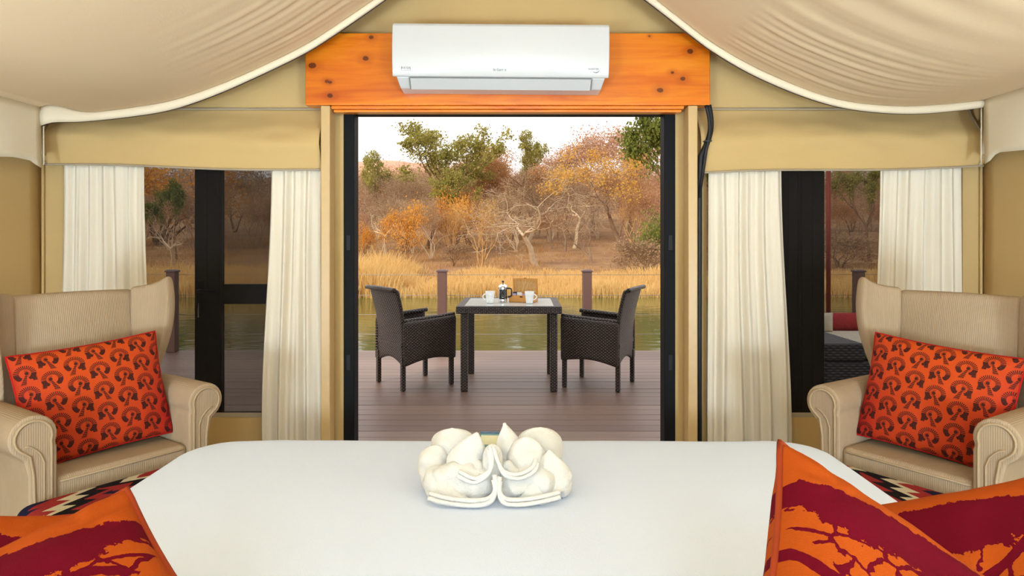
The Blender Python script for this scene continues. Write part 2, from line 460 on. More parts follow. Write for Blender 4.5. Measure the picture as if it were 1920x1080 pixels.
def smooth_interp(tab, x):
    n = len(tab)
    if x <= tab[0][0]: return tab[0][1]
    for i in range(n-1):
        if x <= tab[i+1][0]:
            x0, y0 = tab[i]; x1, y1 = tab[i+1]; h = x1-x0; t = (x-x0)/h
            m0 = (y1-tab[i-1][1])/(x1-tab[i-1][0]) if i > 0 else (y1-y0)/h
            m1 = (tab[i+2][1]-y0)/(tab[i+2][0]-x0) if i < n-2 else (y1-y0)/h
            return y0*(2*t**3-3*t*t+1)+h*m0*(t**3-2*t*t+t)+y1*(3*t*t-2*t**3)+h*m1*(t**3-t*t)
    return tab[-1][1]
def sst(a, b, x):
    t = max(0, min(1, (x-a)/(b-a))); return t*t*(3-2*t)
def nz(x, y=0.0, z=0.0): return noise.noise(Vector((x, y, z)))

# ================================================================== the tent shell
WY = 4.0                                   # inner face of the end wall
tag(bbox('floor', -2.75, 2.75, -2.6, 4.08, -.04, 0, 'floor', bevel=0), kind='structure')
# end wall with two window openings and the doorway
wf = MB(); op = [(-2.62, -1.14, .295, 1.80), (-.985, .955, -.1, 2.072), (1.14, 2.64, .295, 1.80)]
xs = sorted({-2.75, 2.75}|{o[0] for o in op}|{o[1] for o in op}); zs = sorted({0, 2.12}|{max(0, o[2]) for o in op}|{o[3] for o in op})
for xa, xb in zip(xs, xs[1:]):
    for za, zb in zip(zs, zs[1:]):
        cx, cz = (xa+xb)/2, (za+zb)/2
        if not any(o[0] < cx < o[1] and o[2] < cz < o[3] for o in op): wf.box(xa, xb, WY, WY+.02, za, zb)
wf.add([(-2.75, WY, 2.12), (2.75, WY, 2.12), (0, WY, 3.5), (-2.75, WY+.02, 2.12), (2.75, WY+.02, 2.12), (0, WY+.02, 3.5)],
       [(0, 1, 2), (5, 4, 3), (0, 2, 5, 3), (1, 4, 5, 2), (0, 3, 4, 1)])
wall = tag(wf.build('wall_front', 'canvas'), kind='structure')
bbox('seam', .008, .018, WY-.003, WY-.0005, 2.4, 3.4, 'canvas', wall, 0)
for nm, x in (('wall_left', -2.75), ('wall_right', 2.75)):
    s = -1 if x < 0 else 1
    w = grid_slab(nm, lambda u, v: (x - s*(.012*nz(u*9, v*3, x)+.02*sst(.75, .8, u)*0), -2.6+6.6*u if s < 0 else 4.0-6.6*u, 2.14*v), 60, 14, .02, 'canvas')
    tag(w, kind='structure')
    MB().tube([(x-s*.012, 3.985, .0), (x-s*.012, 3.985, 2.1)], .008, 8).build('corner_seam', 'canvas', w, True)
tag(MB().add([(-2.77, -2.62, 0), (2.77, -2.62, 0), (2.77, -2.62, 2.14), (0, -2.62, 3.5), (-2.77, -2.62, 2.14), (-2.77, -2.60, 0), (2.77, -2.60, 0), (2.77, -2.60, 2.14), (0, -2.60, 3.5), (-2.77, -2.60, 2.14)], [(0, 1, 2, 3, 4), (9, 8, 7, 6, 5), (0, 5, 6, 1), (1, 6, 7, 2), (2, 7, 8, 3), (3, 8, 9, 4), (4, 9, 5, 0)]).build('wall_back', 'back_canvas'), kind='structure')
for nm, s in (('roof_canvas_left', -1), ('roof_canvas_right', 1)):
    tag(make(nm, [(0, -2.7, 3.52), (0, 4.35, 3.52), (s*2.95, 4.35, 2.04), (s*2.95, -2.7, 2.04), (0, -2.7, 3.54), (0, 4.35, 3.54), (s*2.95, 4.35, 2.06), (s*2.95, -2.7, 2.06)],
             [(0, 1, 2, 3), (7, 6, 5, 4), (0, 4, 5, 1), (1, 5, 6, 2), (2, 6, 7, 3), (3, 7, 4, 0)], 'canvas', smooth=False), kind='structure')

# hung ceiling liner: swagged cross-section that runs the length of the tent
HL = [(0, 3.12), (.35, 2.86), (.717, 2.595), (.942, 2.439), (1.116, 2.329), (1.387, 2.196), (1.627, 2.092), (1.853, 2.017), (2.08, 1.979), (2.34, 1.953), (2.497, 1.949), (2.56, 1.93)]
HR = [(0, 3.14), (.35, 2.88), (.725, 2.612), (.948, 2.439), (1.072, 2.345), (1.289, 2.216), (1.56, 2.098), (1.777, 2.032), (1.994, 2.002), (2.21, 1.996), (2.43, 2.014), (2.56, 2.03)]
LY = 3.70
def liner_z(s, ax, y):
    z = smooth_interp(HL if s < 0 else HR, ax) + .045
    if s < 0: z += .055*sst(2.25, 2.56, ax)
    # fine gathers that run across the slope near the hem
    if s < 0: m = sst(.55, .75, ax)*(1-sst(.95, 1.7, ax))
    else: m = sst(1.12, 1.18, ax)*(1-sst(1.5, 2.2, ax))
    m *= sst(2.5, 3.2, y)*(1-sst(3.5, 3.66, y))
    z += .0032*m*sin(y*88+5*nz(ax*1.5, y*3)+2.5*ax)*(.6+.8*nz(y*4, ax, 5)) + .0025*m*sin(y*47+1.5+2*nz(ax*2, y))
    if s > 0:
        m2 = sst(.9, 1.2, ax)*(1-sst(1.4, 1.9, ax))*sst(1.6, 2.2, y)*(1-sst(2.6, 3.2, y)); z += .004*m2*sin(y*30+2*nz(ax, y))
    z += .012*nz(ax*1.3+s*7, y*1.1) - .05*sin(pi*max(0, min(1, (LY-y)/3.2)))*sst(.2, 1.4, ax)*(1-sst(2.0, 2.5, ax))
    return z
lin_v = []; lin_f = []; NX, NY = 120, 300
for i in range(NX+1):
    x = -2.56+5.12*i/NX
    for j in range(NY+1):
        t = j/NY; y = LY - 6.2*(t**1.6)
        lin_v.append((x, y, liner_z(-1 if x < 0 else 1, abs(x), y)))
for i in range(NX):
    for j in range(NY):
        a = i*(NY+1)+j; lin_f.append((a, a+1, a+NY+2, a+NY+1))
ceil = tag(make('ceiling', lin_v, lin_f, 'liner'), kind='structure')
def hem_pt(u, v):
    x = -2.56+5.12*u; s = -1 if x < 0 else 1; ax = abs(x)
    zt = liner_z(s, ax, LY); zb = smooth_interp(HL if s < 0 else HR, ax)
    return (x, LY+.004-.02*sin(v*pi)*.6, lerp(zt+.004, zb, v))
grid_slab('hem', hem_pt, 160, 4, -.004, 'liner_hem', ceil)
MB().tube([(lambda p: (p[0], p[1]+.012, p[2]+.003))(hem_pt(i/120, 1)) for i in range(121)], .004, 6).build('hem_shade_line', 'leg_wood', ceil, True)  # dark strip standing in for the shadow gap under the hem
for s in (-1, 1):                           # pelmets hanging from the eaves
    def pel(u, v):
        y = LY-6.0*u; zt = liner_z(s, 2.56, y)
        bot = 1.716 + (.055*sst(0, .02, u) if s > 0 else .03*sst(.0, .015, u)-.02*sst(.03, .06, u)) + .012*sin(y*5+s)
        return (s*(2.56+.008*sin(y*14)*v + .02*v*nz(y*2, s)) , y - .03*v*(1-sst(0, .03, u))*(0 if s > 0 else -.4), lerp(zt, bot, v))
    grid_slab('eave_pelmet', pel, 140, 8, .004*s, 'liner_hem', ceil)
    # short return of the pelmet at the end wall
    zt = liner_z(s, 2.56, LY)
    grid_slab('pelmet_return', lambda u, v: (s*(2.555+.13*u), LY+.02+.16*u+.015*sin(u*9)*v, lerp(zt+.005, 1.72+.10*u+.03*sin(u*5), v)), 14, 6, .004, 'liner_hem', ceil)

# ------------------------------------------------------------------ doorway
dr = tag(empty('trim_1', (0, WY, 0)), kind='structure')
bbox('door_jamb', -.985, -.922, -.01, .10, 0, 2.072, 'black_frame', dr)
bbox('door_jamb', .890, .955, -.01, .10, 0, 2.072, 'black_frame', dr)
bbox('door_head', -.922, .890, -.01, .10, 2.048, 2.072, 'black_frame', dr, .002)
bbox('door_sill', -.922, .890, 0, .10, -.03, .012, 'black_frame', dr, .002)
for s, x in ((-1, -.955), (1, .925)):
    for z in (1.25, .55): bbox('hinge', x-.012, x+.012, -.016, -.008, z, z+.09, 'dark_metal', dr, .001)
def leaf(name, x0, x1, y, key, label, st):
    d = tag(empty(name, (0, y, 0)), label, None, None, 'structure')
    z0, z1 = .06, 2.0
    bbox('stile', x0, x0+st, 0, .045, z0, z1, 'dark_wood', d); bbox('stile', x1-st, x1, 0, .045, z0, z1, 'dark_wood', d)
    for za, zb in ((z0, z0+.2), (.92, 1.04), (z1-.12, z1)): bbox('rail', x0+st, x1-st, .004, .041, za, zb, 'dark_wood', d)
    for za, zb in ((z0+.2, .92), (1.04, z1-.12)): bbox('pane', x0+st, x1-st, .018, .024, za, zb, 'pane', d, 0)
    for k, xx in enumerate((x0+st*.45, x0+st*.9, x1-st*.5)): bbox('bead', xx-.006, xx+.006, -.008, 0, z0+.02, z1-.02, 'dark_wood', d, .002)
    if key:
        h = bbox('lock_plate', x0+.02, x0+.055, -.012, 0, .86, 1.06, 'dark_metal', d, .003)
        MB().tube([(x0+.04, -.012, 1.005), (x0+.04, -.05, 1.005), (x0+.06, -.055, 1.005), (x0+.17, -.055, 1.0)], .009, 8).build('lever', 'dark_metal', h, True)
        k = MB().box(x0+.036, x0+.041, -.03, -.012, .90, .93).box(x0+.034, x0+.043, -.034, -.03, .845, .90).build('key', 'chrome', h)
    return d
leaf('door_1', -1.93, -1.08, 4.15, True, 'dark timber glazed door leaf folded back outside the left window', .165)
leaf('door_2', 1.62, 1.90, 4.15, False, 'dark timber door leaf folded back outside the right window', .138)

for s, x0, x1 in ((-1, -1.080, -1.027), (1, .994, 1.048)):
    p = tag(empty('tent_post', ((x0+x1)/2, 3.9, 0)), 'beige square metal tent post %s of the open doorway' % ('left' if s < 0 else 'right'), 'post')
    bbox('shaft', -(x1-x0)/2, (x1-x0)/2, -.05, .05, 0.012, 2.07, 'beige_post', p, .006); bbox('foot_plate', -.06, .06, -.07, .07, 0, .012, 'beige_post', p, .002)
# lintel board above the door
b = tag(empty('lintel_board', (-.025, 3.9, 2.275)), 'varnished orange pine board with knots above the doorway', 'board')
bbox('board', -1.141, 1.142, -.05, .05, -.203, .203, 'pine', b, .004)
bbox('moulding', -1.0, 1.0, -.035, .05, -.222, -.2035, 'pine', b, .004); bbox('moulding', -.99, .99, -.02, .05, -.238, -.2225, 'pine', b, .004)

# ------------------------------------------------------------------ air conditioner
ac = tag(empty('air_conditioner', (-.06, 3.85, 2.295)), 'white split air conditioner mounted on the orange pine board', 'air conditioner')
ac.rotation_euler = (0, R(.45), 0)
def ac_prof(name, prof, hw, mat, hw2=None, bevel=.006):
    n = len(prof); hw2 = hw2 or [hw]*n
    vs = [(-hw2[i], y, z) for i, (y, z) in enumerate(prof)]+[(hw2[i], y, z) for i, (y, z) in enumerate(prof)]
    fs = [tuple(range(n))[::-1], tuple(range(n, 2*n))]+[(i, (i+1) % n, (i+1) % n+n, i+n) for i in range(n)]
    return MB().add(vs, fs).build(name, mat, ac, bevel=bevel, seg=3)
ac_prof('casing', [(-.001, .168), (-.001, -.165), (-.135, -.163), (-.185, -.115), (-.19, .15), (-.17, .168)], .56, 'ac_white', [.575, .55, .545, .56, .575, .575])
ac_prof('front_panel', [(-.19, .170), (-.19, -.112), (-.200, -.112), (-.2078, -.10), (-.2125, -.07), (-.2170, -.045), (-.2205, -.02), (-.2228, .01), (-.224, .04), (-.2222, .10), (-.2165, .155), (-.205, .170)], .578, 'ac_white', bevel=.004)
fl = ac_prof('louver', [(-.140, -.1665), (-.1885, -.1175), (-.192, -.1205), (-.1445, -.1695)], .485, 'ac_grey', bevel=.001)
for x in (-.49, .49): bbox('gap', x-.0018, x+.0018, -.0, .002, 0, .07, 'ac_gap', ac, 0).matrix_local = Matrix.Translation((x*0, -.1445, -.1685)) @ Matrix.Rotation(R(45), 4, 'X')
bbox('gap', -.49, .49, -.196, -.188, -.1165, -.1135, 'ac_gap', ac, 0)
for x in (-.42, .33): bbox('catch', x, x+.025, -.14, -.11, .166, .174, 'ac_white', ac, .002)
def lettering(name, txt, size, loc, parent, mat, ext=.0006, rot=(R(99), 0, 0)):
    cu = bpy.data.curves.new(name, 'FONT'); cu.body = txt; cu.size = size; cu.extrude = ext; cu.align_x = 'CENTER'; cu.align_y = 'CENTER'
    t = bpy.data.objects.new(name, cu); COL.objects.link(t)
    dg = bpy.context.evaluated_depsgraph_get(); me = bpy.data.meshes.new_from_object(t.evaluated_get(dg))
    bpy.data.objects.remove(t)
    me.materials.clear(); me.materials.append(M[mat]); o = bpy.data.objects.new(name, me); COL.objects.link(o)
    o.parent = parent; o.location = loc; o.rotation_euler = rot; return o
FZ = -.070; FYp = -.2128
lettering('badge_text', 'R410A', .018, (-.505, FYp-.0002, FZ), ac, 'print_grey')
bm_ = MB()
for x0, x1, z0, z1 in ((-.53, -.48, FZ-.0125, FZ-.0112), (-.53, -.48, FZ+.0112, FZ+.0125), (-.53, -.5288, FZ-.0125, FZ+.0125), (-.4812, -.48, FZ-.0125, FZ+.0125)): bm_.box(x0, x1, FYp-.0008, FYp, z0, z1)
bm_.build('badge_border', 'print_grey', ac)
lettering('brand_text', 'fe Garr e', .019, (-.005, FYp-.0002, FZ-.006), ac, 'print_grey')
lettering('inverter_text', 'INVERTER', .0125, (.495, FYp-.0002, FZ+.001), ac, 'print_grey')
for cx, cz, a0, a1 in ((.485, .001, 40, 165), (.507, -.001, 215, 345)):
    pts = [(cx+.020*cos(R(a0+(a1-a0)*k/14)), FYp-.0004, FZ+cz+.017*sin(R(a0+(a1-a0)*k/14))) for k in range(15)]
    MB().tube(pts, [.0003+.0016*sin(pi*k/14) for k in range(15)], 6, flat=1).build('swoosh', 'print_grey', ac, True)

# refrigerant hoses beside the right post
hz = tag(empty('refrigerant_hose', (1.095, 3.85, 2.0)), 'black insulated hose looping down behind the right tent post', 'hose')
MB().tube([(.02+.025*sin(pi*k/16)*1.3-.045*(k/16), .02, .075-.29*k/16) for k in range(17)]+[(-.03, .03, -.4), (-.03, .035, -1.2), (-.03, .035, -1.98)], .016, 8).build('hose', 'hose', hz, True)
MB().tube([(-.0+.02*sin(pi*k/12), .0, .07-.25*k/12) for k in range(13)]+[(-.035, .02, -.45)], .010, 8).build('drain_pipe', 'hose', hz, True)
bbox('tie', -.012, .03, -.012, .04, -.135, -.128, 'black_plastic', hz, .001)

# ------------------------------------------------------------------ windows: mesh, flaps, curtains
for i, (x0, x1) in enumerate(((-2.62, -1.14), (1.14, 2.64))):
    w = tag(empty('window_%d' % (i+1), ((x0+x1)/2, WY+.012, .295)), kind='structure')
    hw = (x1-x0)/2
    bbox('insect_screen', -hw, hw, -.001, .001, 0, 1.5, 'net', w, 0)
    bbox('hem_strip', -hw, hw, -.016, -.012, -.022, .004, 'canvas_edge', w, 0)
def flap(name, x0, x1, zb0, zb1, label, edge):
    f = tag(empty(name, ((x0+x1)/2, WY, 1.7)), label, 'window flap')
    w = x1-x0
    def fn(u, v):
        zt, zb = 2.075, lerp(zb0, zb1, u) + .006*sin(u*7)
        bul = .030*sin(pi*v)**.8 + .088*sst(0, .55, v) + .022*nz(u*3.1+x0, v*2.2)*sin(pi*v)+.012*nz(u*7, v*5+x0)*sin(pi*v)
        return (-w/2+w*u, -.012-bul, lerp(zt, zb, v)-1.7)
    g_ = grid_slab('sheet', lambda u, v: fn(u, 1-v), 70, 24, .004, 'canvas', f)
    MB().tube([Vector(fn(k/50, 1))+Vector((0, -.004, 0)) for k in range(51)], .006, 6).build('bottom_piping', 'canvas_edge', f, True)
    MB().tube([Vector(fn(edge, k/30))+Vector((0, -.004, 0)) for k in range(31)], .006, 6).build('side_piping', 'canvas_edge', f, True)
    MB().tube([Vector(fn(k/40, 0))+Vector((0, -.004, 0)) for k in range(41)], .007, 6).build('top_piping', 'canvas_edge', f, True)
flap('window_flap', -2.665, -1.09, 1.742, 1.708, 'olive canvas flap bulging above the left window', 0.0)
flap('window_flap', 1.075, 2.69, 1.694, 1.730, 'olive canvas flap bulging above the right window', .985)
def curtain(label, xt0, xt1, xb0, xb1, folds, seed):
    c = tag(empty('curtain', ((xb0+xb1)/2, 3.985, 0)), label, 'curtain'); cx = (xb0+xb1)/2
    rnd = random.Random(seed); ph = [rnd.uniform(0, 6) for _ in range(4)]
    def fn(u, v):
        z = lerp(1.76, .015, v); k = sst(0, .9, v)
        x = lerp(lerp(xt0, xt1, u), lerp(xb0, xb1, u), k)
        uu = u+.03*nz(u*5+seed, v*1.5)
        d = sin(uu*folds*2*pi+ph[0]+.8*nz(u*3, v*2, seed))*.6+sin(uu*folds*3.3*pi+ph[1]+v)*.3+.35*nz(uu*11+seed, v*.8)
        return (x-cx, -.047-.034*d*(.6+.4*v), z)
    grid_slab('panel', lambda u, v: fn(u, 1-v), 110, 40, .003, 'curtain', c)
    grid_slab('heading_tape', lambda u, v: (fn(u, 0)[0], fn(u, 0)[1]-.002, 1.76-.02+.03*v), 60, 2, .003, 'curtain', c)
px = lambda p: (p-960)/325
curtain('cream curtain at the far left behind the left armchair', px(120), px(272), px(112), px(286), 6.2, 1)
curtain('narrow cream curtain next to the left tent post', px(508), px(601), px(490), px(603), 4.2, 2)
curtain('cream curtain next to the right tent post', px(1328), px(1467), px(1326), px(1486), 5.6, 3)
curtain('cream curtain at the far right behind the right armchair', px(1648), px(1803), px(1634), px(1808), 5.8, 4)

# ------------------------------------------------------------------ bed
bed = tag(empty('bed', (-.02, .85, 0)), 'large bed with smooth white duvet in the foreground', 'bed')
def duvet_v():
    hw, y0, y1, zt = 1.005, -1.35, 1.335, .70
    vs = []; fs = []; NR, NA = 26, 160
    def outline(k, inset):
        w = hw-inset; h0 = (y1-y0)/2-inset; cy = (y0+y1)/2; rc = min(.13, w*.9, h0*.9); q, f = divmod(k, 40)
        sx, sy = ((1, 1), (-1, 1), (-1, -1), (1, -1))[q]; cx_, cy_ = sx*(w-rc), sy*(h0-rc)
        if f < 24:
            a = pi/2*q+pi/2*f/24; return cx_+rc*cos(a), cy+cy_+rc*sin(a)
        nx2, ny2 = ((1, 1), (-1, 1), (-1, -1), (1, -1))[(q+1) % 4]; a = pi/2*(q+1); t = (f-24)/16
        return lerp(cx_+rc*cos(a), nx2*(w-rc)+rc*cos(a), t), cy+lerp(cy_+rc*sin(a), ny2*(h0-rc)+rc*sin(a), t)
    rings = []
    for k in range(10): rings.append((lerp(.98, .12, k/9), 0.0))                # flat top, inset in metres
    for k in range(1, 9): a = pi/2*k/8; rings.append((.10*(1-sin(a)), -.10*(1-cos(a))))
    for k in range(1, 8): rings.append((0-.004*k, -.10-.055*k))
    for ins, dz in rings:
        for k in range(NA):
            a = 2*pi*k/NA; x, y = outline(k, min(ins, .96))
            z = zt+dz+.004*nz(x*2.5, y*2.5)+(.002*nz(x*8, y*8))
            if dz < -.1: x += .012*sin(a*40)*(-dz-.1)*2; y += .012*sin(a*37)*(-dz-.1)*2
            vs.append((x, y, z))
    for i in range(len(rings)-1):
        for k in range(NA): fs.append((i*NA+k, (i+1)*NA+k, (i+1)*NA+(k+1) % NA, i*NA+(k+1) % NA))
    fs.append(tuple(range(NA)))
    return vs, fs
make('duvet', *duvet_v(), 'duvet', bed)
bbox('mattress', -.92, .92, -1.3, 1.22, .30, .66, 'duvet', bed, .04, 4)
bbox('bed_base', -.92, .92, -1.3, 1.22, .08, .298, 'leg_wood', bed, .01)
for x in (-.85, .85):
    for y in (-1.22, 1.15): bbox('leg', x-.03, x+.03, y-.03, y+.03, 0, .079, 'leg_wood', bed, .004)

# ------------------------------------------------------------------ towels on the bed
tw = tag(empty('towel_flower', (-.035, 1.685, .704)), 'white towels folded into a lotus shape on the bed', 'towel'); tw.scale = (.98, .98, .88)
def teardrop(name, base, tip, wx, wy, yaw, power=.75, belly=.42, seed=0, wr=.004):
    base, tip = Vector(base), Vector(tip); n, m = 28, 30
    ax = tip-base; vs = []; fs = []
    ex = Vector((cos(yaw), sin(yaw), 0)); t0 = ax.normalized(); ex = (ex-t0*ex.dot(t0)).normalized(); ey = t0.cross(ex)
    for i in range(m+1):
        t = i/m
        r = (t/belly)**.5 if t < belly else ((1-t)/(1-belly))**power
        r = sin(min(1, r)*pi/2)**1.0
        for k in range(n):
            a = 2*pi*k/n
            p = base+ax*t+ex*(cos(a)*wx*r)+ey*(sin(a)*wy*r)
            d = nz(p.x*30+seed, p.y*30, p.z*30)*wr*2.2+nz(p.x*60+seed, p.y*60, p.z*60)*wr*.6 + wr*.8*sin(t*11+seed+2*cos(a))*r - wr*2.2*max(0, .35-abs(nz(p.x*17+seed*3, p.y*17, p.z*17)))*r
            vs.append(p+(ex*cos(a)+ey*sin(a))*d)
    for i in range(m):
        for k in range(n): fs.append((i*n+k, i*n+(k+1) % n, (i+1)*n+(k+1) % n, (i+1)*n+k))
    fs.append(tuple(range(n))[::-1]); fs.append(tuple(m*n+k for k in range(n)))
    return make(name, vs, fs, 'towel', tw, True)
def cup(name, base, tip, w, seed, depth=.9, yaw=0.0, tipw=.0, ang=1.35, base_w=.75, bend=.01):
    """folded corner of towelling: a cone-like sheet, bulging towards the viewer"""
    base, tip = Vector(base), Vector(tip); ax = tip-base; t0 = ax.normalized()
    ex = Vector((cos(yaw), sin(yaw), 0)); ex = (ex-t0*ex.dot(t0)).normalized(); ey = t0.cross(ex)
    if ey.y < 0: ey = -ey
    def fn(u, v):
        a = (u*2-1)*ang; b = v**.9
        ww = 1.12*w*lerp(base_w, 1.0, sst(0, .4, v))*max(0.02, 1-max(0, (v-.22)/.78)**(1.25+tipw*8))**(1.0 if tipw < .12 else .6)
        p = base+ax*b+ex*(sin(a)*ww)+ey*((1-cos(a))*ww*depth)+ey*(bend*sin(pi*v))*-1
        n_ = .008*nz(p.x*26+seed, p.y*26, p.z*26)+.003*nz(p.x*60+seed, p.y*60, p.z*60)-.022*max(0, .22-abs(nz(p.x*14+seed*3, p.y*14, p.z*14)))*(1-v*.5)+.0022*sin(a*4+seed+v*3)*(1-v)
        return p-ey*n_
    return grid_slab(name, fn, 22, 18, .009, 'towel', tw, 1)
# bulk of the folded towels
teardrop('fold', (-.006, -.068, .040), (-.185, -.030, .034), .040, .052, pi/2, .45, .5, 1, .006)
teardrop('fold', (.004, -.068, .038), (.185, -.032, .034), .038, .052, pi/2, .45, .45, 3, .006)
teardrop('fold', (-.14, .06, .04), (.14, .06, .04), .045, .06, pi/2, .45, .5, 5, .006)
teardrop('fold', (-.105, -.035, .066), (-.012, -.045, .064), .032, .028, pi/2, .5, .5, 8, .006)
teardrop('fold', (.0, -.04, .064), (.10, -.038, .060), .030, .028, pi/2, .5, .5, 12, .006)
# lower corners
cup('corner', (-.075, -.098, .012), (-.168, -.03, .078), .050, 2, .8, .1, .25)
cup('corner', (-.155, -.03, .02), (-.158, .01, .122), .040, 4, .8, .2, .45)
cup('corner', (.07, -.095, .012), (.10, -.05, .078), .058, 6, .7, -.1, .35)
cup('corner', (.130, -.070, .018), (.128, -.045, .128), .052, 7, .75, -.15, .05)
# upper corners
cup('petal', (-.085, -.062, .045), (-.050, -.012, .166), .050, 9, .8, .25, .10)
cup('petal', (-.115, .0, .05), (-.122, .035, .162), .056, 11, .7, -.1, .50)
cup('petal', (.045, -.018, .06), (.016, .012, .184), .040, 13, .9, .2, .04)
cup('petal', (.062, -.062, .050), (.072, -.02, .156), .050, 15, .8, -.2, .18)
cup('petal', (.108, .0, .045), (.110, .04, .164), .058, 17, .7, .1, .45)
cup('petal', (-.012, -.072, .05), (-.012, -.045, .144), .024, 19, 1.1, .0, .35)
def lip(name, pts, r, n=3, off=(.0, -.006, .004)):
    for k in range(n):
        P = [Vector(p)+Vector(off)*k for p in pts]; Q = []
        for i in range(len(P)-1):
            for t in range(6):
                a, b_, c_, d_ = P[max(i-1, 0)], P[i], P[i+1], P[min(i+2, len(P)-1)]; u = t/6
                Q.append(.5*((2*b_)+(c_-a)*u+(2*a-5*b_+4*c_-d_)*u*u+(3*b_-a-3*c_+d_)*u**3))
        Q.append(P[-1])
        MB().tube(Q, [r*(1+.15*nz(q.x*40, q.z*40, k)) for q in Q], 8, True).build(name, 'towel', tw, True)
lip('fold_edge', [(-.008, -.10, .066), (-.004, -.112, .04), (-.018, -.118, .014), (-.06, -.12, .007), (-.12, -.115, .012), (-.163, -.10, .018)], .0062, 2, (.002, .004, .0115))
lip('fold_edge', [(.008, -.10, .062), (.006, -.112, .035), (.02, -.118, .012), (.06, -.116, .008), (.11, -.11, .014), (.15, -.098, .02)], .0060, 2, (-.001, .004, .0112))
lip('fold_edge', [(-.022, -.075, .135), (-.016, -.088, .105), (-.022, -.095, .078), (-.055, -.098, .058), (-.095, -.09, .074)], .0055, 2, (.004, .003, .010))
lip('fold_edge', [(-.004, -.075, .133), (.006, -.09, .10), (.022, -.096, .075), (.055, -.095, .068), (.088, -.085, .082), (.098, -.07, .10)], .0055, 2, (-.004, .003, .010))

pk = tag(empty('amenity_packet', (-.052, 1.815, .80)), 'small teal and cream packet standing behind the folded towels', 'packet')
bbox('sleeve', -.033, .033, -.008, .008, -.04, .062, 'teal', pk, .002)
bbox('band', -.031, .031, -.0088, -.0075, .030, .054, 'cream_paper', pk, 0); bbox('edge', -.0335, .0335, -.009, .009, .0585, .0625, 'blue_edge', pk, .001)
pk.location.z = .745; pk.rotation_euler = (R(-8), R(1), 0)

# ------------------------------------------------------------------ cushions
def pillow(name, w, h, th, mat, parent, seed=0, ear=.10, wr=.006, seam='pillow_seam', n=56, A=None):
    vs = []; fs = []; uv = []
    def pt(a, b):       # a,b in -1..1
        pin = 1-ear*(1-a*a)*(abs(b)**3); pin2 = 1-ear*(1-b*b)*(abs(a)**3)
        return a*w/2*pin2*1.0, b*h/2*pin
    for sgn in (1, -1):
        for i in range(n+1):
            for j in range(n+1):
                a = -1+2*i/n; b = -1+2*j/n
                a_ = sin(a*pi/2)*.55+a*.45; b_ = sin(b*pi/2)*.55+b*.45
                x, y = pt(a_, b_)
                e = max(0, (1-a_**2)*(1-b_**2)); z = th/2*(e**.42)
                z += wr*e**.3*(1.4*nz(x*9+seed, y*9, sgn)+.7*nz(x*22+seed, y*22, sgn)) if e > 1e-6 else 0
                cr = sin(math.atan2(abs(b_)-.75, abs(a_)-.75)*5+seed)*sst(.5, .9, abs(a_))*sst(.5, .9, abs(b_)); z += wr*.8*cr*e**.3
                vs.append((x, z*sgn*-1, y)); uv.append((.5+a_/2, .5+b_/2))
    N = (n+1)**2
    for i in range(n):
        for j in range(n):
            q = (i*(n+1)+j, (i+1)*(n+1)+j, (i+1)*(n+1)+j+1, i*(n+1)+j+1)
            fs.append(q); fs.append(tuple(N+k for k in q[::-1]))
    if A: vs = [A @ Vector(v) for v in vs]
    make(name, vs, fs, mat, parent, True, uv)
    loop = [pt(-1+2*k/24, -1) for k in range(24)]+[pt(1, -1+2*k/24) for k in range(24)]+[pt(1-2*k/24, 1) for k in range(24)]+[pt(-1, 1-2*k/24) for k in range(25)]
    MB().tube([(A @ Vector((x, 0, y))) if A else (x, 0, y) for x, y in loop], .0045, 6, False).build('seam', seam, parent, True)

# bed cushions: position of the top corner, direction of the two edges that leave it
def bed_cushion(label, T, e1, e2, left, seed, size=.40, th=.17):
    e1 = Vector(e1).normalized(); e2 = Vector(e2).normalized()
    X = -e1 if left else e1; Z = -e2; Y = Z.cross(X).normalized()
    c = Vector(T)+(e1+e2)*size/2
    p = tag(empty('bed_cushion', c), label, 'cushion', 'orange cushions at the head of the bed')
    pillow('cover', size, size, th, 'acacia', p, seed, .09, .007, A=Matrix(((X.x, Y.x, Z.x), (X.y, Y.y, Z.y), (X.z, Y.z, Z.z))))
def at(x, y, d): return ((x-960)*d/1280, d, EYE+(445-y)*d/1280)
bed_cushion('orange cushion with crimson acacia print, pointed corner up, right side of the bed', at(1462, 830, .80), (.8, -.1, -.58), (-.42, -.75, -.5), False, 3)
bed_cushion('orange acacia cushion cut by the right edge of the photo', at(2010, 872, 1.0), (-.9, .12, -.22), (-.1, -.75, -.65), True, 5)
bed_cushion('orange cushion with crimson acacia print, front corner up, left side of the bed', at(238, 918, .80), (-.8, -.40, -.34), (.75, -.5, -.42), True, 8)
bed_cushion('orange acacia cushion cut by the left edge of the photo', at(-345, 945, 1.0), (1, .03, -.05), (.0, -.75, -.65), False, 11)

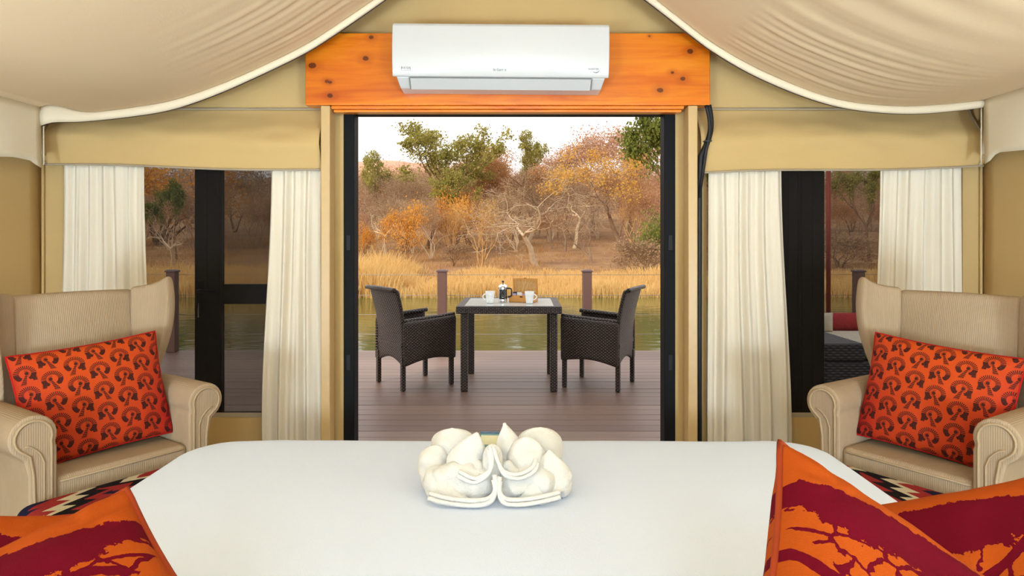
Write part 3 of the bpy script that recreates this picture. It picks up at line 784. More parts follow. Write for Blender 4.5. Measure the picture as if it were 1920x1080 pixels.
# ------------------------------------------------------------------ wing armchairs
def arc(cx, cz, r, a0, a1, n): return [(cx+r*cos(R(lerp(a0, a1, k/n))), cz+r*sin(R(lerp(a0, a1, k/n)))) for k in range(n+1)]
def make_armchair():
    t = empty('wing_armchair'); C = 'corduroy'
    bbox('seat_base', -.30, .30, .02, .52, .12, .292, C, t, .02, 3)
    cu = bbox('seat_cushion', -.262, .262, -.02, .42, .293, .425, C, t, .028, 4)
    for z in (.408, .312):
        MB().tube([(-.25, -.004, z), (-.235, -.019, z), (.235, -.019, z), (.25, -.004, z)], .005, 6).build('piping', 'piping', cu, True)
    # backrest
    def back(u, v):
        x = lerp(-.285, .285, u); z = lerp(.38, 1.085+.012*cos((u-.5)*pi), v)
        y = .385+.075*v-.035*sin(pi*u)*sin(pi*min(1, v*1.05))**.5
        return (x*(1-.02*v), y, z)
    grid_slab('backrest', back, 14, 16, .13, C, t, 2)
    for s in (-1, 1):
        # wing: panel from the back to a flared front edge
        F = [(.60, (.345, .40)), (.68, (.345, .385)), (.78, (.362, .345)), (.88, (.380, .318)), (.98, (.390, .310)), (1.06, (.392, .315)), (1.142, (.390, .335))]
        def wing(u, v):
            zb = lerp(.55, 1.092, v); zf = lerp(.60, 1.146, v)
            fx = smooth_interp([(a, c[0]) for a, c in F], zf); fy = smooth_interp([(a, c[1]) for a, c in F], zf)
            B = Vector((.262, .45+.03*v, zb)); Fp = Vector((fx, fy, zf)); p = B.lerp(Fp, u)
            p.x += .022*sin(pi*u)*(.5+.5*v); p.z += -.012*sin(pi*u)*v
            return (s*p.x, p.y, p.z)
        grid_slab('wing', wing if s < 0 else (lambda u, v: wing(u, 1-v)), 8, 12, .058, C, t, 2)
        edge = [Vector(wing(1.0, k/20))+Vector((s*.008, -.010, 0)) for k in range(21)]+[Vector(wing(1-k/12, 1.0))+Vector((s*.01, 0, .006)) for k in range(1, 12)]
        # arm with rolled front
        pr = [(.255, .10), (.255, .55)]+arc(.334, .598, .080, 205, -40, 16)+[(.362, .515), (.350, .46), (.348, .34), (.362, .22), (.385, .10)]
        pts = [(s*x, z) for x, z in pr]
        if s > 0: pts = pts[::-1]
        a = extrude_outline('arm', pts, -.035, .47, C, t, .012, 4)
        ins = [(.276, .11), (.276, .55)]+arc(.334, .598, .060, 200, -60, 14)+[(.345, .53), (.334, .46), (.330, .34), (.343, .22), (.36, .12)]
        MB().tube([(s*x, -.037, z) for x, z in ins], .005, 6).build('piping', 'piping', a, True)
        MB().tube([(s*(.300), -.037, .12+.02*k) for k in range(20)]+[(s*(.302+.01*k), -.037, .52+.05*sin(k/6*pi/2)) for k in range(1, 7)], .0035, 6).build('piping', 'piping', a, True)
        for y in (.03, .46): MB().tube([(s*.27, y, .121), (s*.275, y, 0)], [.024, .016], 10).build('leg', 'leg_wood', t, True)
    return t
ch1 = make_armchair(); ch2 = copy_tree(ch1)
tag(ch1, 'beige corduroy wing armchair with an orange crest cushion, left of the bed', 'armchair', 'wing armchairs')
tag(ch2, 'beige corduroy wing armchair with an orange crest cushion, right of the bed', 'armchair', 'wing armchairs')
CH = [(ch1, (-1.577, 2.776), R(55), 1), (ch2, (1.575, 2.735), R(-56.5), -1)]
for o, p, a, s in CH: o.location = (*p, 0); o.rotation_euler = (0, 0, a)
for o, p, a, s in CH:
    c = tag(empty('crest_cushion'), 'orange and red cushion with black feather crest print in the %s armchair' % ('left' if s > 0 else 'right'), 'cushion', 'crest print cushions')
    pillow('cover', .56, .46, .15, 'crest', c, 3*s, .05, .004, 'cushion_red')
    c.matrix_world = o.matrix_basis @ Matrix.Translation((s*-.02, .205, .655)) @ Matrix.Rotation(R(-9*s), 4, 'Z') @ Matrix.Rotation(R(-17), 4, 'X') @ Matrix.Rotation(R(-5*s), 4, 'Y')
    t = tag(empty('kilim_ottoman'), 'kilim covered footstool with red, black and cream diamonds before the %s armchair' % ('left' if s > 0 else 'right'), 'footstool', 'kilim footstools')
    t.matrix_world = o.matrix_basis @ Matrix.Translation((-.035*s, -.285, 0))
    def rr(name, hx, hy, z0, z1, r, mat, par):
        return bbox(name, -hx, hx, -hy, hy, z0, z1, mat, par, r, 6)
    rr('padded_top', .385, .215, .13, .385, .055, 'kilim', t)
    for x in (-.3, .3):
        for y in (-.14, .14): MB().tube([(x, y, .135), (x, y, 0)], [.025, .018], 10).build('leg', 'leg_wood', t, True)

# ------------------------------------------------------------------ added fill lamps, unseen behind the camera, that brighten the tent
def add_fill_lamp(loc, power, label):
    p = tag(empty('fill_lamp', loc), label, 'lamp')
    MB().lathe([(.17, -.11), (.20, -.04), (.20, .04), (.15, .12), (.05, .15)], 32).build('lamp_shade', 'lamp_shade', p, True)
    MB().tube([(0, 0, .15), (0, 0, 3.14-loc[2]-.62*abs(loc[0])+(.05 if loc[0] > 1 else 0))], .006, 8).build('cord', 'hose', p, True)
    g = G('bulb'); e = g.node('ShaderNodeEmission', 0, Color=(1, .98, .95), Strength=6.0)
    MB().lathe([(.0, -.08), (.05, -.06), (.065, 0), (.05, .06), (0, .08)], 20, (0, 0, -.06)).build('bulb', g.shader(e), p, True)
    l = bpy.data.lights.new('lamp_light', 'POINT'); l.energy = power; l.color = (.63, .815, 1); l.shadow_soft_size = .28
    lo = bpy.data.objects.new('lamp_light', l); COL.objects.link(lo); lo.parent = p; lo.location = (0, 0, -.36)
add_fill_lamp((.06, -1.75, 2.45), 125, 'added white fill lamp, unseen behind the bed head')
add_fill_lamp((-1.75, -1.2, .98), 345, 'added white fill lamp, unseen at left behind the bed head')
add_fill_lamp((1.75, -1.2, .98), 345, 'added white fill lamp, unseen at right behind the bed head')

# ================================================================== outside: deck, furniture, railing
deck = tag(empty('deck', (0, 4.1, 0)), kind='structure')
pw = .145; ny = 27
rd = random.Random(5)
pm = None
for k in range(ny):
    y0 = .0+k*pw
    if pm is None:
        o = bbox('plank', -6.5, 6.5, -.0695, .0695, -.03, 0, 'plank', deck, .003); pm = o
    else:
        o = pm.copy(); COL.objects.link(o); o.parent = deck
    o.location = (rd.uniform(-.3, .3), y0+.073, -.002+rd.uniform(-.001, .001))
bbox('joist', -6.3, 6.3, 0, 3.85, -.2, -.036, 'post_brown', deck, 0)
for i, (x, lab) in enumerate(((-3.94, 'brown railing post seen through the left window'), (-.81, 'brown capped railing post behind the left dining chair'), (.87, 'brown capped railing post behind the right dining chair'), (4.02, 'brown railing post seen through the right window'))):
    p = tag(empty('railing_post', (x, 7.92, 0)), lab, 'post', 'railing posts')
    bbox('shaft', -.052, .052, -.052, .052, 0, .925, 'post_brown', p, .006)
    MB().box(-.062, .062, -.062, .062, .925, .940).add([(-.062, -.062, .940), (.062, -.062, .940), (.062, .062, .940), (-.062, .062, .940), (-.04, -.04, .952), (.04, -.04, .952), (.04, .04, .952), (-.04, .04, .952)], [(0, 1, 5, 4), (1, 2, 6, 5), (2, 3, 7, 6), (3, 0, 4, 7), (4, 5, 6, 7)]).build('cap', 'post_cap', p)
for z, w in ((.892, 'top'), (.65, 'second'), (.425, 'third'), (.195, 'lowest')):
    tag(MB().tube([(-6.4, 7.98, z), (0, 7.98, z-.003), (6.4, 7.98, z)], .0032, 6).build('railing_wire', 'wire', None, True), 'thin steel railing wire, %s of the four between the posts' % w, 'wire', 'railing wires')

# dining table
tb = tag(empty('dining_table', (-.02, 6.27, 0), R(-.9)), 'dark wicker square table with a glass top on the deck', 'table')
H_ = .4525
for x0, x1, y0, y1 in ((-H_, H_, -H_, -H_+.065), (-H_, H_, H_-.065, H_), (-H_, -H_+.065, -H_+.065, H_-.065), (H_-.065, H_, -H_+.065, H_-.065)):
    bbox('rim', x0, x1, y0, y1, .672, .736, 'wicker', tb, .008, 3)
bbox('glass_top', -H_+.064, H_-.064, -H_+.064, H_-.064, .724, .733, 'table_glass', tb, .002)
bbox('under_frame', -H_+.07, H_-.07, -H_+.07, H_-.07, .69, .72, 'wicker', tb, .002)
for sx in (-1, 1):
    for sy in (-1, 1): bbox('leg', sx*.385-.031, sx*.385+.031, sy*.385-.031, sy*.385+.031, 0, .6715, 'wicker', tb, .008, 3)

def make_wicker_chair():
    c = empty('wicker_chair'); K = 'wicker'
    def back(u, v):
        z0 = .205+.06*sin(pi*u); z = lerp(z0, .872+.008*sin(pi*u), v)
        hw = lerp(.235, .275, v)
        y = .255+.082*sst(.40, .95, z)*(z-.40)/.5+.018*sin(pi*u)*sst(.3, .6, z)
        return (lerp(-hw, hw, u), y, z)
    grid_slab('backrest', back, 12, 16, -.035, K, c, 1)
    MB().tube([Vector(back(k/14, 1))+Vector((0, .016, .002)) for k in range(15)], .0185, 10).build('top_rail', K, c, True)
    for s in (-1, 1):
        def side(u, v):
            y = lerp(-.265, .262, u); zt = lerp(.632, .595, u); z0 = lerp(.235, .205, u)+.045*sin(pi*u)
            x = s*(lerp(.255, .248, v)+.012*sin(pi*u)+.015*(1-u)*v)
            return (x, y, lerp(z0, zt, v))
        p = grid_slab('side_panel', side, 10, 10, -.036*s, K, c, 1)
        MB().tube([Vector(side(k/10, 1))+Vector((-s*.018, 0, 0)) for k in range(11)], .0195, 10).build('armrest', K, c, True)
        for y, dy in ((-.242, -.01), (.245, .02)):
            bbox('leg', s*.236-.019, s*.236+.019, y-.019, y+.019, 0, .30, K, c, .005)
    bbox('seat', -.235, .235, -.25, .26, .365, .415, K, c, .012, 3)
    grid_slab('front_apron', lambda u, v: (lerp(-.235, .235, u), -.255, lerp(.235+.04*sin(pi*u), .38, v)), 10, 3, .02, K, c)
    return c
wc1 = make_wicker_chair(); wc2 = copy_tree(wc1)
tag(wc1, 'dark brown wicker armchair on the deck, left of the glass table', 'chair', 'wicker dining chairs'); tag(wc2, 'dark brown wicker armchair on the deck, right of the glass table', 'chair', 'wicker dining chairs')
# local front is -y: rotate it onto the facing direction
wc1.location = (-.885, 6.22, 0); wc1.rotation_euler = (0, 0, math.atan2(.60, .80)+pi/2)
wc2.location = (.785, 6.17, 0); wc2.rotation_euler = (0, 0, math.atan2(.42, -.91)+pi/2)

# table ware
TZ = .7355
def mug(x, y, rz, lab):
    m = tag(empty('mug', (x, y, TZ), rz), lab, 'mug', 'white mugs')
    MB().lathe([(0, 0), (.028, 0), (.031, .004), (.034, .03), (.0395, .075), (.0425, .108), (.0400, .108), (.037, .07), (.031, .012), (0, .008)], 28).build('cup', 'ceramic', m, True)
    MB().tube([(.036+.030*sin(pi*k/12)**.8, 0, .085-.055*k/12) for k in range(13)], .0052, 8).build('handle', 'ceramic', m, True)
mug(-.197, 6.13, R(175), 'white tapered mug left of the coffee plunger'); mug(.156, 6.10, R(10), 'white tapered mug in front of the wooden tea box')
fp = tag(empty('coffee_plunger', (-.082, 6.22, TZ), R(-15)), 'glass and chrome coffee plunger between the mugs', 'coffee plunger')
MB().lathe([(0, .006), (.035, .006), (.037, .01), (.037, .135), (.0355, .135), (.0355, .012), (0, .010)], 28).build('beaker', 'glass', fp, True)
fr = MB()
for k in range(4):
    a = pi/4+k*pi/2; fr.box(.0395*cos(a)-.003, .0395*cos(a)+.003, .0395*sin(a)-.003, .0395*sin(a)+.003, 0, .135)
fr.lathe([(.038, .118), (.0415, .118), (.0415, .134), (.038, .134)], 28).lathe([(.038, .012), (.041, .012), (.041, .03), (.038, .03)], 28)
fr.build('frame', 'chrome', fp)
ld = MB().lathe([(.042, .136), (.041, .146), (.03, .158), (.012, .165), (0, .166)], 28).build('lid', 'chrome', fp, True)
MB().lathe([(0, .166), (.004, .166), (.004, .178), (.010, .182), (.011, .190), (.006, .196), (0, .197)], 16).build('knob', 'black_plastic', ld, True)
MB().tube([(0, 0, .03), (0, 0, .14)], .0035, 8).build('rod', 'chrome', fp, True); MB().lathe([(0, .028), (.034, .028), (.034, .034), (0, .034)], 24).build('filter', 'chrome', fp, True)
MB().tube([(.04, 0, .126), (.06, 0, .128), (.078, 0, .122), (.081, 0, .10), (.080, 0, .065), (.068, 0, .052), (.045, 0, .05)], .0075, 8).build('handle', 'black_plastic', fp, True)

bx = tag(empty('tea_box', (.105, 6.27, TZ), R(-16)), 'open wooden tea box with a glazed lid on the table', 'box')
hx, hy, hh = .118, .075, .062
for a in ((-hx, hx, -hy, -hy+.008), (-hx, hx, hy-.008, hy), (-hx, -hx+.008, -hy+.008, hy-.008), (hx-.008, hx, -hy+.008, hy-.008)): bbox('side', *a, .006, hh, 'oak', bx, .0015)
bbox('bottom', -hx, hx, -hy, hy, 0, .0055, 'oak', bx, 0); bbox('divider', -.004, .004, -hy+.009, hy-.009, .006, .05, 'oak', bx, 0); bbox('clasp', -.012, .012, -hy-.004, -hy, .045, .055, 'dark_metal', bx, .001)
lid = empty('lid_hinge'); bpy.data.objects.remove(lid)
LM = Matrix.Translation((0, hy, hh)) @ Matrix.Rotation(R(-82), 4, 'X')
lo = MB().box(-hx, hx, -2*hy, -2*hy+.016, 0, .012).box(-hx, hx, -.016, 0, 0, .012).box(-hx, -hx+.016, -2*hy+.016, -.016, 0, .012).box(hx-.016, hx, -2*hy+.016, -.016, 0, .012).build('lid', 'oak', bx); lo.matrix_local = LM
bbox('lid_glass', -hx+.016, hx-.016, -2*hy+.016, -.016, .004, .007, 'pane', lo, 0); bbox('catch', -.012, .012, -2*hy-.003, -2*hy, .002, .010, 'dark_metal', lo, 0)
rs = random.Random(3)
for k, mt in enumerate(('sachet_lilac', 'sachet_white', 'sachet_lilac', 'sachet_red', 'sachet_dark', 'sachet_white', 'sachet_lilac', 'sachet_white')):
    nm = {'sachet_lilac': 'lilac', 'sachet_white': 'white', 'sachet_red': 'red', 'sachet_dark': 'dark blue'}[mt]
    sc = bbox('sachet', -.022, .022, -.003, .003, -.03, .03, mt, None, .002)
    tag(sc, '%s paper sachet standing in the wooden tea box' % nm, 'sachet', 'sachets in the tea box, %s' % nm)
    sc.matrix_world = Matrix.Translation(bx.location) @ Matrix.Rotation(R(-16), 4, 'Z') @ Matrix.Translation((-.08+.052*(k % 4)+(.006 if k % 4 > 1 else -.002), -.035+.045*(k//4), .046+.012*(k in (4, 1)))) @ Matrix.Rotation(R(rs.uniform(-12, 12)), 4, 'X') @ Matrix.Rotation(R(rs.uniform(-6, 6)), 4, 'Y')

# lounge seat seen through the right window
sf = tag(empty('wicker_sofa', (3.05, 5.75, 0), R(0)), 'dark wicker lounge sofa on the deck outside the right window', 'sofa')
bbox('base', -.62, .62, -.45, .75, .05, .36, 'wicker_dark', sf, .02); bbox('armrest', -.62, -.30, -.45, .75, .361, .50, 'wicker_dark', sf, .02)
bbox('backrest', -.29, .62, .55, .75, .361, .425, 'wicker_dark', sf, .02); bbox('armrest', .42, .62, -.45, .549, .361, .50, 'wicker_dark', sf, .02)
[bbox('foot', x-.03, x+.03, y-.03, y+.03, 0, .05, 'wicker_dark', sf, .003) for x in (-.55, .55) for y in (-.38, .68)]
bbox('seat_cushion', -.285, .41, -.43, .54, .362, .47, 'cream_cushion', sf, .04, 4)
th = tag(MB().tube([(2.78, 6.41, .51), (2.9, 6.41, .522), (3.3, 6.41, .522), (3.62, 6.41, .51)], [.08, .095, .095, .08], 18).build('bolster', 'red_throw', None, True), 'red rolled bolster on the back of the wicker sofa', 'cushion')
cc = tag(empty('cream_cushion', (2.835, 6.20, .555)), 'small cream scatter cushion beside the arm of the wicker sofa', 'cushion'); pillow('cover', .15, .17, .10, 'cream_cushion', cc, 4, .05, .003, 'cream_cushion')
pp = tag(empty('awning_pole', (3.245, 7.0, 0)), 'red painted awning pole outside the right window', 'pole'); MB().tube([(0, 0, 0.01), (0, 0, 2.6)], .022, 12).build('pole', 'red_paint', pp, True); bbox('base_plate', -.06, .06, -.06, .06, 0, .01, 'red_paint', pp, .002)

# ================================================================== pond, far bank, woods
def gz(x, y):
    w = 22.3+1.1*nz(x*.12, 3.3)+.4*nz(x*.5, 1.1)
    d = y-w
    if d < 0: z = -.62+d*.12
    elif d < 15: z = -.62+d*.052
    elif d < 40: z = .16+(d-15)*.085
    else: z = 2.285+(d-40)*.12
    return max(z, -2.2)+.12*nz(x*.25, y*.25)*sst(2, 10, d)
gv = []; gf = []; nx_, ny_ = 90, 110
for j in range(ny_+1):
    y = 9+ (j/ny_)**1.7*150
    for i in range(nx_+1):
        x = (-1+2*i/nx_)*(40+y*.9); gv.append((x, y, gz(x, y)))
for j in range(ny_):
    for i in range(nx_): a = j*(nx_+1)+i; gf.append((a, a+1, a+nx_+2, a+nx_+1))
tag(make('ground', gv, gf, 'ground'), kind='structure')
tag(bbox('ground_under_tent', -60, 60, -60, 9.5, -2.6, -.75, 'ground', None, 0), kind='structure')
tag(make('pond', [(-90, 4.5, -.62), (90, 4.5, -.62), (90, 27, -.62), (-90, 27, -.62)], [(0, 1, 2, 3)], 'water', smooth=False), 'dark green pond between the deck and the far bank', 'pond', None, 'structure')
hv = []; hf = []
for j in range(31):
    y = 150+j*14
    for i in range(81):
        x = -420+i*10.5
        h = 30*math.exp(-((x+75)/70)**2)+16*math.exp(-((x-130)/120)**2)+8
        z = 8+h*sst(150, 420, y)+4*nz(x*.02, y*.02)+1.2*nz(x*.09, y*.09)
        hv.append((x, y, z))
for j in range(30):
    for i in range(80): a = j*81+i; hf.append((a, a+1, a+82, a+81))
tag(make('hill', hv, hf, 'hill'), 'dry reddish hill rising behind the woods', None, None, 'structure')

# grass: golden reeds along the far shore (stuff)
def tufts(name, n, per, area, hfun, wid, seed, label, mat, fan=.5, rad=.22):
    r = random.Random(seed); vs = []; fs = []
    for _ in range(n):
        tx, ty = area(r); th = hfun(tx, ty, r)
        if th <= 0: continue
        for _k in range(per):
            ox, oy = r.gauss(0, rad), r.gauss(0, rad*.8); x, y = tx+ox, ty+oy; z = gz(x, y)
            if z < -.72: continue
            h = th*r.uniform(.55, 1.1); l = h*r.uniform(.1, fan); q = math.hypot(ox, oy)+.05
            dx, dy = ox/q*l+r.gauss(0, .08)*h, oy/q*l+r.gauss(0, .08)*h
            w = wid*r.uniform(.6, 1.4); sa = r.uniform(-.5, .5); b = len(vs)
            vs += [(x-w, y-w*sa, z-.03), (x+w, y+w*sa, z-.03), (x+dx*.4-w*.7, y+dy*.4-w*.5*sa, z+h*.62), (x+dx*.4+w*.7, y+dy*.4+w*.5*sa, z+h*.62), (x+dx, y+dy, z+h*r.uniform(.85, 1))]
            fs += [(b, b+1, b+3, b+2), (b+2, b+3, b+4)]
    return tag(make(name, vs, fs, mat), label, 'grass', None, 'stuff')
def reed_area(r):
    y = 22.0+(r.random()**1.1)*7.5; return r.uniform(-1, 1)*(9+y*.45), y
def reed_h(x, y, r):
    cl = .5+.8*nz(x*.5, y*.6, 2)+.3*nz(x*1.5, y*1.5, 7)
    if y > 26.5 and x > -4: cl -= .35
    if cl < .06: return 0
    k = 1.0+(.8*max(0, nz(x*.8, 4.4)+.5) if x < -4 else 0)
    return (.20+.55*cl)*r.uniform(.75, 1.2)*k*(1-.3*sst(26, 30, y))
tufts('shore_grass', 3600, 24, reed_area, reed_h, .011, 1, 'tall golden dry grass along the far shore of the pond', 'grass', .55, .2)
def dry_area(r):
    y = 25+r.random()**1.2*26; return r.uniform(-1, 1)*(10+y*.5), y
tufts('dry_undergrowth', 2600, 16, dry_area, lambda x, y, r: r.uniform(.10, .34)*(1.1+nz(x*.3, y*.3))*(1 if x < 1.5 else .5)*(0 if 1.5 < x < 7.5 and y > 30 and r.random() < .7 else 1), .014, 2, 'short dry brown weeds under the trees', 'grass_dry', 1.0, .3)

# ------------------------------------------------------------------ trees
def grow(seed, height, trunk_r, spread, depth, nchild=(2, 3), trunk_frac=.3, curve=.18, up=.15, leaves=0, leaf=.12, leaf_rad=.4, stems=1, twig=.5, lean=(0, 0), leaf_from=2, ratio=.74, flatten=1.0):
    r = random.Random(seed); segs = MB(); tips = []
    def branch(p, d, length, rad, lev):
        n = 3 if lev < 3 else 2; pts = [p]; rs = [rad]
        for k in range(n):
            d = (d+Vector((r.gauss(0, curve), r.gauss(0, curve), r.gauss(0, curve*.7)+up*.25))).normalized()
            p = p+d*(length/n); pts.append(p); rs.append(max(rad*(1-.38*(k+1)/n), .004))
            if lev >= leaf_from: tips.append(p)
        segs.tube(pts, rs, 5 if lev < 2 else (4 if lev < 4 else 3), False)
        if lev >= depth: tips.append(p); return
        for k in range(r.randint(*nchild)):
            ax = Vector((r.gauss(0, 1), r.gauss(0, 1), r.gauss(0, 1)*.5)); ax = (ax-d*ax.dot(d)).normalized()
            nd = (d*cos(spread)+ax*sin(spread*r.uniform(.7, 1.3))).normalized(); nd.z = nd.z*flatten+up*.3
            i = n if k < 2 else r.randint(1, n)
            branch(pts[i], nd.normalized(), length*ratio*r.uniform(.75, 1.15), rs[i]*r.uniform(.62, .85), lev+1)
    for s_ in range(stems):
        a = 2*pi*s_/max(1, stems)+r.uniform(0, 1)
        d0 = Vector((lean[0]+(.35*cos(a) if stems > 1 else 0), lean[1]+(.35*sin(a) if stems > 1 else 0), 1)).normalized()
        branch(Vector((0, 0, -.15)), d0, height*trunk_frac, trunk_r*(1 if stems == 1 else .7), 0)
    top = max(v[2] for v in segs.v); k = height/top
    segs.v = [(x*k, y*k, z*k) for x, y, z in segs.v]
    lv = MB()
    if leaves:
        for _ in range(leaves):
            c = r.choice(tips)*k+Vector((r.gauss(0, leaf_rad), r.gauss(0, leaf_rad), r.gauss(0, leaf_rad*.7)))
            q = Vector((r.gauss(0, 1), r.gauss(0, 1), r.gauss(0, 1))).normalized(); w = q.orthogonal().normalized(); h = q.cross(w)
            s1 = leaf*r.uniform(.6, 1.3); s2 = s1*r.uniform(.45, .8)
            lv.add([c-w*s1, c-h*s2, c+w*s1, c+h*s2], [(0, 1, 2, 3)])
    return segs, lv
PROTO = {}
def proto(key, bark_m, leaf_m, **kw):
    a, b = grow(**kw); e = empty('tree'); a.build('trunk', bark_m, e, True)
    if b.v: b.build('foliage', leaf_m, e, False)
    PROTO[key] = [e, kw['height'], False]
proto('green1', 'bark_brown', 'leaf_green', seed=11, height=8.5, trunk_r=.17, spread=.52, depth=5, leaves=5200, leaf=.10, leaf_rad=.22, up=.45, leaf_from=3)
proto('green2', 'bark_brown', 'leaf_green', seed=23, height=8.0, trunk_r=.16, spread=.60, depth=5, leaves=5200, leaf=.10, leaf_rad=.24, up=.35, leaf_from=3, trunk_frac=.36)
proto('dark', 'bark_brown', 'leaf_dark', seed=31, height=7, trunk_r=.15, spread=.6, depth=5, leaves=6500, leaf=.11, leaf_rad=.30, up=.3)
proto('orange', 'bark_brown', 'leaf_orange', seed=9, height=3.6, trunk_r=.07, spread=.62, depth=4, leaves=4200, leaf=.065, leaf_rad=.26, stems=4, up=.22, trunk_frac=.24, leaf_from=1)
proto('rust', 'bark_grey', 'leaf_rust', seed=41, height=7, trunk_r=.14, spread=.62, depth=6, nchild=(2, 3), leaves=5600, leaf=.06, leaf_rad=.25, up=.2, leaf_from=4)
proto('pink', 'bark_grey', 'leaf_pink', seed=43, height=7, trunk_r=.13, spread=.58, depth=6, leaves=7500, leaf=.06, leaf_rad=.3, up=.3, leaf_from=4)
proto('yellow', 'bark_grey', 'leaf_yellow', seed=53, height=7, trunk_r=.14, spread=.6, depth=6, leaves=4600, leaf=.065, leaf_rad=.25, up=.25, lean=(-.2, 0), leaf_from=4)
proto('white', 'bark_pale', 'leaf_brown', seed=61, height=6, trunk_r=.12, spread=.72, depth=7, nchild=(2, 3), trunk_frac=.26, up=.05, curve=.28, leaves=900, leaf=.04, leaf_rad=.2, flatten=.72, ratio=.78)
proto('gold', 'bark_gold', 'leaf_yellow', seed=71, height=5.5, trunk_r=.12, spread=.42, depth=6, stems=4, trunk_frac=.34, up=.3, curve=.16, leaves=900, leaf=.045, leaf_rad=.2)
proto('bare', 'bark_grey', 'leaf_brown', seed=83, height=6, trunk_r=.13, spread=.6, depth=7, nchild=(2, 3), up=.2, curve=.22, leaves=1500, leaf=.04, leaf_rad=.25, lean=(-.25, 0), ratio=.76)
proto('thicket1', 'bark_pale', 'leaf_brown', seed=91, height=6, trunk_r=.10, spread=.5, depth=6, stems=3, trunk_frac=.3, up=.3, leaves=5200, leaf=.055, leaf_rad=.35)
proto('thicket2', 'bark_grey', 'leaf_rust', seed=97, height=6, trunk_r=.10, spread=.55, depth=6, stems=2, trunk_frac=.3, up=.2, leaves=5200, leaf=.06, leaf_rad=.35)
proto('thicket3', 'bark_grey', 'leaf_pink', seed=101, height=6, trunk_r=.10, spread=.55, depth=6, stems=3, trunk_frac=.28, up=.3, leaves=5200, leaf=.055, leaf_rad=.35)
proto('bush', 'bark_brown', 'leaf_brown', seed=103, height=2, trunk_r=.03, spread=.6, depth=5, stems=5, trunk_frac=.3, up=.1, leaves=2600, leaf=.045, leaf_rad=.22)
proto('bush_green', 'bark_brown', 'leaf_dark', seed=107, height=2.2, trunk_r=.03, spread=.6, depth=4, stems=5, trunk_frac=.3, up=.1, leaves=2600, leaf=.06, leaf_rad=.2)
def plant(key, pxc, d, toppx, label, group, name='tree', rz=0.0, wide=1.0):
    x = (pxc-960)*d/1280; z = gz(x, d); H = EYE+(445-toppx)*d/1280-z
    e, h0, used = PROTO[key]
    o = copy_tree(e) if used else e
    PROTO[key][2] = True
    o.name = name; k = H/h0; o.location = (x, d, z); o.scale = (k*wide, k*wide, k); o.rotation_euler = (0, 0, rz)
    tag(o, label, 'bush' if 'bush' in name else 'tree', group); return o
FT = 'trees on the far bank'
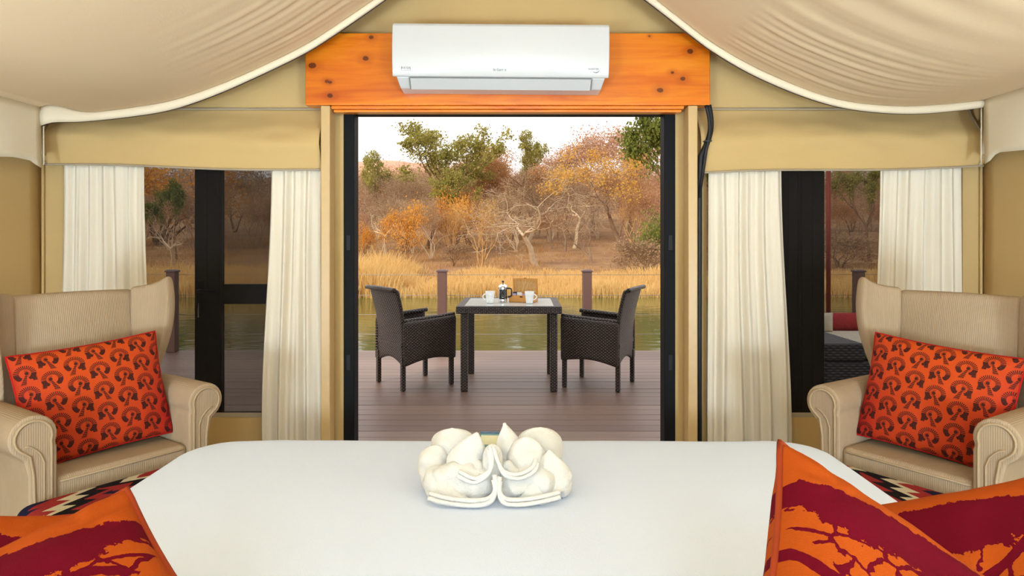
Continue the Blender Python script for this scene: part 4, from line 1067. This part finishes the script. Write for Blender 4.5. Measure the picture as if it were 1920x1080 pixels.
for a in (
    ('green1', 883, 44, 238, 'tallest olive green tree, rising into the sky left of centre', FT, 'green_tree', .3, 1.0),
    ('green2', 800, 43, 262, 'olive green tree just left of the tallest green tree', FT, 'green_tree', 1.0, 1.0),
    ('green2', 722, 46, 283, 'thin olive green tree at the left end of the skyline', FT, 'green_tree', 2.6, .62),
    ('green1', 965, 52, 256, 'olive green tree peeking over the orange brown crowns at centre', FT, 'green_tree', 2.0, .6),
    ('dark', 1262, 34, 205, 'dense green tree at the right edge of the doorway view', FT, 'green_tree', .8, .75),
    ('orange', 760, 34, 378, 'bright orange leaved shrubby tree on the left bank', FT, 'orange_tree', .0, .62),
    ('orange', 850, 39, 352, 'orange leaved small tree behind the golden stems', FT, 'orange_tree', 2.1, .7),
    ('orange', 684, 36, 418, 'small dull orange tree by the left door jamb', FT, 'orange_tree', 4.0, .5),
    ('rust', 1030, 47, 270, 'broad tree with rusty orange brown crown right of centre', FT, 'rusty_tree', .0, 1.3),
    ('yellow', 1160, 42, 286, 'leaning tree with yellow leaves on the right bank', FT, 'yellow_tree', .0, 1.1),
    ('pink', 1180, 52, 240, 'tall pinkish brown tree on the right skyline', FT, 'brown_tree', 1.0, 1.2),
    ('pink', 1110, 55, 275, 'pinkish brown tree behind the yellow leaves', FT, 'brown_tree', 3.0, 1.3),
    ('white', 1008, 33.5, 330, 'bare white branched spreading tree at centre', FT, 'bare_tree', .4, 1.25),
    ('white', 985, 45, 292, 'bare pale tree with twisted upper branches behind the white tree', FT, 'bare_tree', 2.4, .9),
    ('gold', 903, 31.5, 352, 'bare tree with several golden stems on the shore', FT, 'bare_tree', .0, .95),
    ('bare', 1110, 35, 362, 'bare leaning tree with split trunk on the brown slope', FT, 'bare_tree', .0, 1.1),
    ('white', 722, 37, 355, 'thin pale bare tree at the left of the doorway view', FT, 'bare_tree', 4.4, .6),
    ('thicket1', 808, 36, 372, 'grey brown twiggy tree left of the golden stems', FT, 'twiggy_tree', .7, .9),
    ('thicket2', 815, 38.5, 385, 'rust leaved twiggy tree beside the bright orange one', FT, 'twiggy_tree', 2.7, .7),
    ('thicket3', 1225, 38, 330, 'pinkish twiggy tree before the green tree at right', FT, 'twiggy_tree', .2, .9),
    ('bush', 1215, 28.5, 440, 'grey brown tangled bush on the shore at right', 'bushes on the far bank', 'bush', .0, 1.2),
    ('bush', 1185, 31, 455, 'low pale twiggy bush left of the tangled bush', 'bushes on the far bank', 'bush', 2.0, 1.0),
    ('bush_green', 1250, 31, 395, 'green bush at the right door jamb', 'bushes on the far bank', 'bush', 1.0, .8),
    ('bush', 850, 32.5, 452, 'low brown bush under the golden stemmed tree', 'bushes on the far bank', 'bush', 3.0, 1.0),
    ('bare', 690, 40, 335, 'grey bare tree at the left door jamb', FT, 'bare_tree', 2.0, .9),
    ('bare', 760, 44, 318, 'bare twiggy tree under the thin green tree', FT, 'bare_tree', 4.0, 1.0),
    ('gold', 842, 36, 372, 'slender bare tree with pale golden twigs left of the shore stems', FT, 'bare_tree', 1.4, .8),
    ('bare', 1060, 41, 318, 'bare tree with fine pale twigs right of the white tree', FT, 'bare_tree', 1.0, 1.1),
    ('white', 1075, 43, 300, 'pale bare tree between the white tree and the yellow leaves', FT, 'bare_tree', 3.6, .8),
    ('gold', 1190, 39, 330, 'bare tree with pale upright stems under the yellow leaves', FT, 'bare_tree', 2.2, .9),
    ('bare', 940, 38, 350, 'dark bare tree between golden stems and white tree', FT, 'bare_tree', 5.0, .8),
    ('gold', 955, 47, 322, 'pale bare tree below the gap in the skyline', FT, 'bare_tree', 3.3, .9),
    ('rust', 905, 48, 312, 'rusty leaved tree under the tallest green tree', FT, 'rusty_tree', 2.0, .9),
    ('green2', 860, 41, 322, 'lower olive green crown before the tallest green tree', FT, 'green_tree', 4.6, .7),
    # through the left window
    ('white', 325, 30, 372, 'forked bare tree seen through the left window', FT, 'bare_tree', 1.3, .7),
    ('dark', 332, 36, 345, 'dark green leafy tree seen through the left window', FT, 'green_tree', 3.0, .6),
    ('orange', 300, 45, 290, 'orange crowned tree at the top of the left window', FT, 'orange_tree', 1.0, 1.3),
    # through the right window
    ('green1', 1630, 36, 300, 'green leaved tree seen through the right window', FT, 'green_tree', 4.0, .7),
    ('bush', 1575, 32, 430, 'dark tangled bush seen through the right window', 'bushes on the far bank', 'bush', 5.0, 1.6),
): plant(*a)
rw = random.Random(12)
n_ = 0
for row, (d, x0, x1, step, t0, t1) in enumerate(((41, 660, 1270, 62, 400, 345), (50, 640, 1290, 40, 345, 300), (62, 620, 1310, 34, 325, 285), (76, 600, 1320, 32, 318, 290), (42, 200, 560, 55, 380, 320), (55, 200, 560, 50, 320, 285), (42, 1440, 1720, 55, 380, 300), (55, 1440, 1720, 50, 310, 270))):
    p_ = x0
    while p_ < x1:
        q = p_+rw.uniform(-14, 14); key = rw.choice(('thicket1', 'thicket2', 'thicket3', 'thicket1', 'thicket3'))
        top = rw.uniform(t1, t0)
        if row == 0 and 1040 < q < 1190: p_ += step; continue
        if 930 < q < 950: top += 25
        if q < 780: top += 22*(row in (1, 2, 3))
        dd = d*rw.uniform(.95, 1.05)
        lab = {'thicket1': 'grey brown twiggy tree in the thicket behind the front trees', 'thicket2': 'rusty twiggy tree in the thicket behind the front trees', 'thicket3': 'pinkish brown twiggy tree in the thicket behind the front trees'}[key]
        plant(key, q, dd, top, lab, 'thicket, '+lab.split(' twiggy')[0], 'thicket_tree', rw.uniform(0, 6), rw.uniform(.85, 1.2)); p_ += step
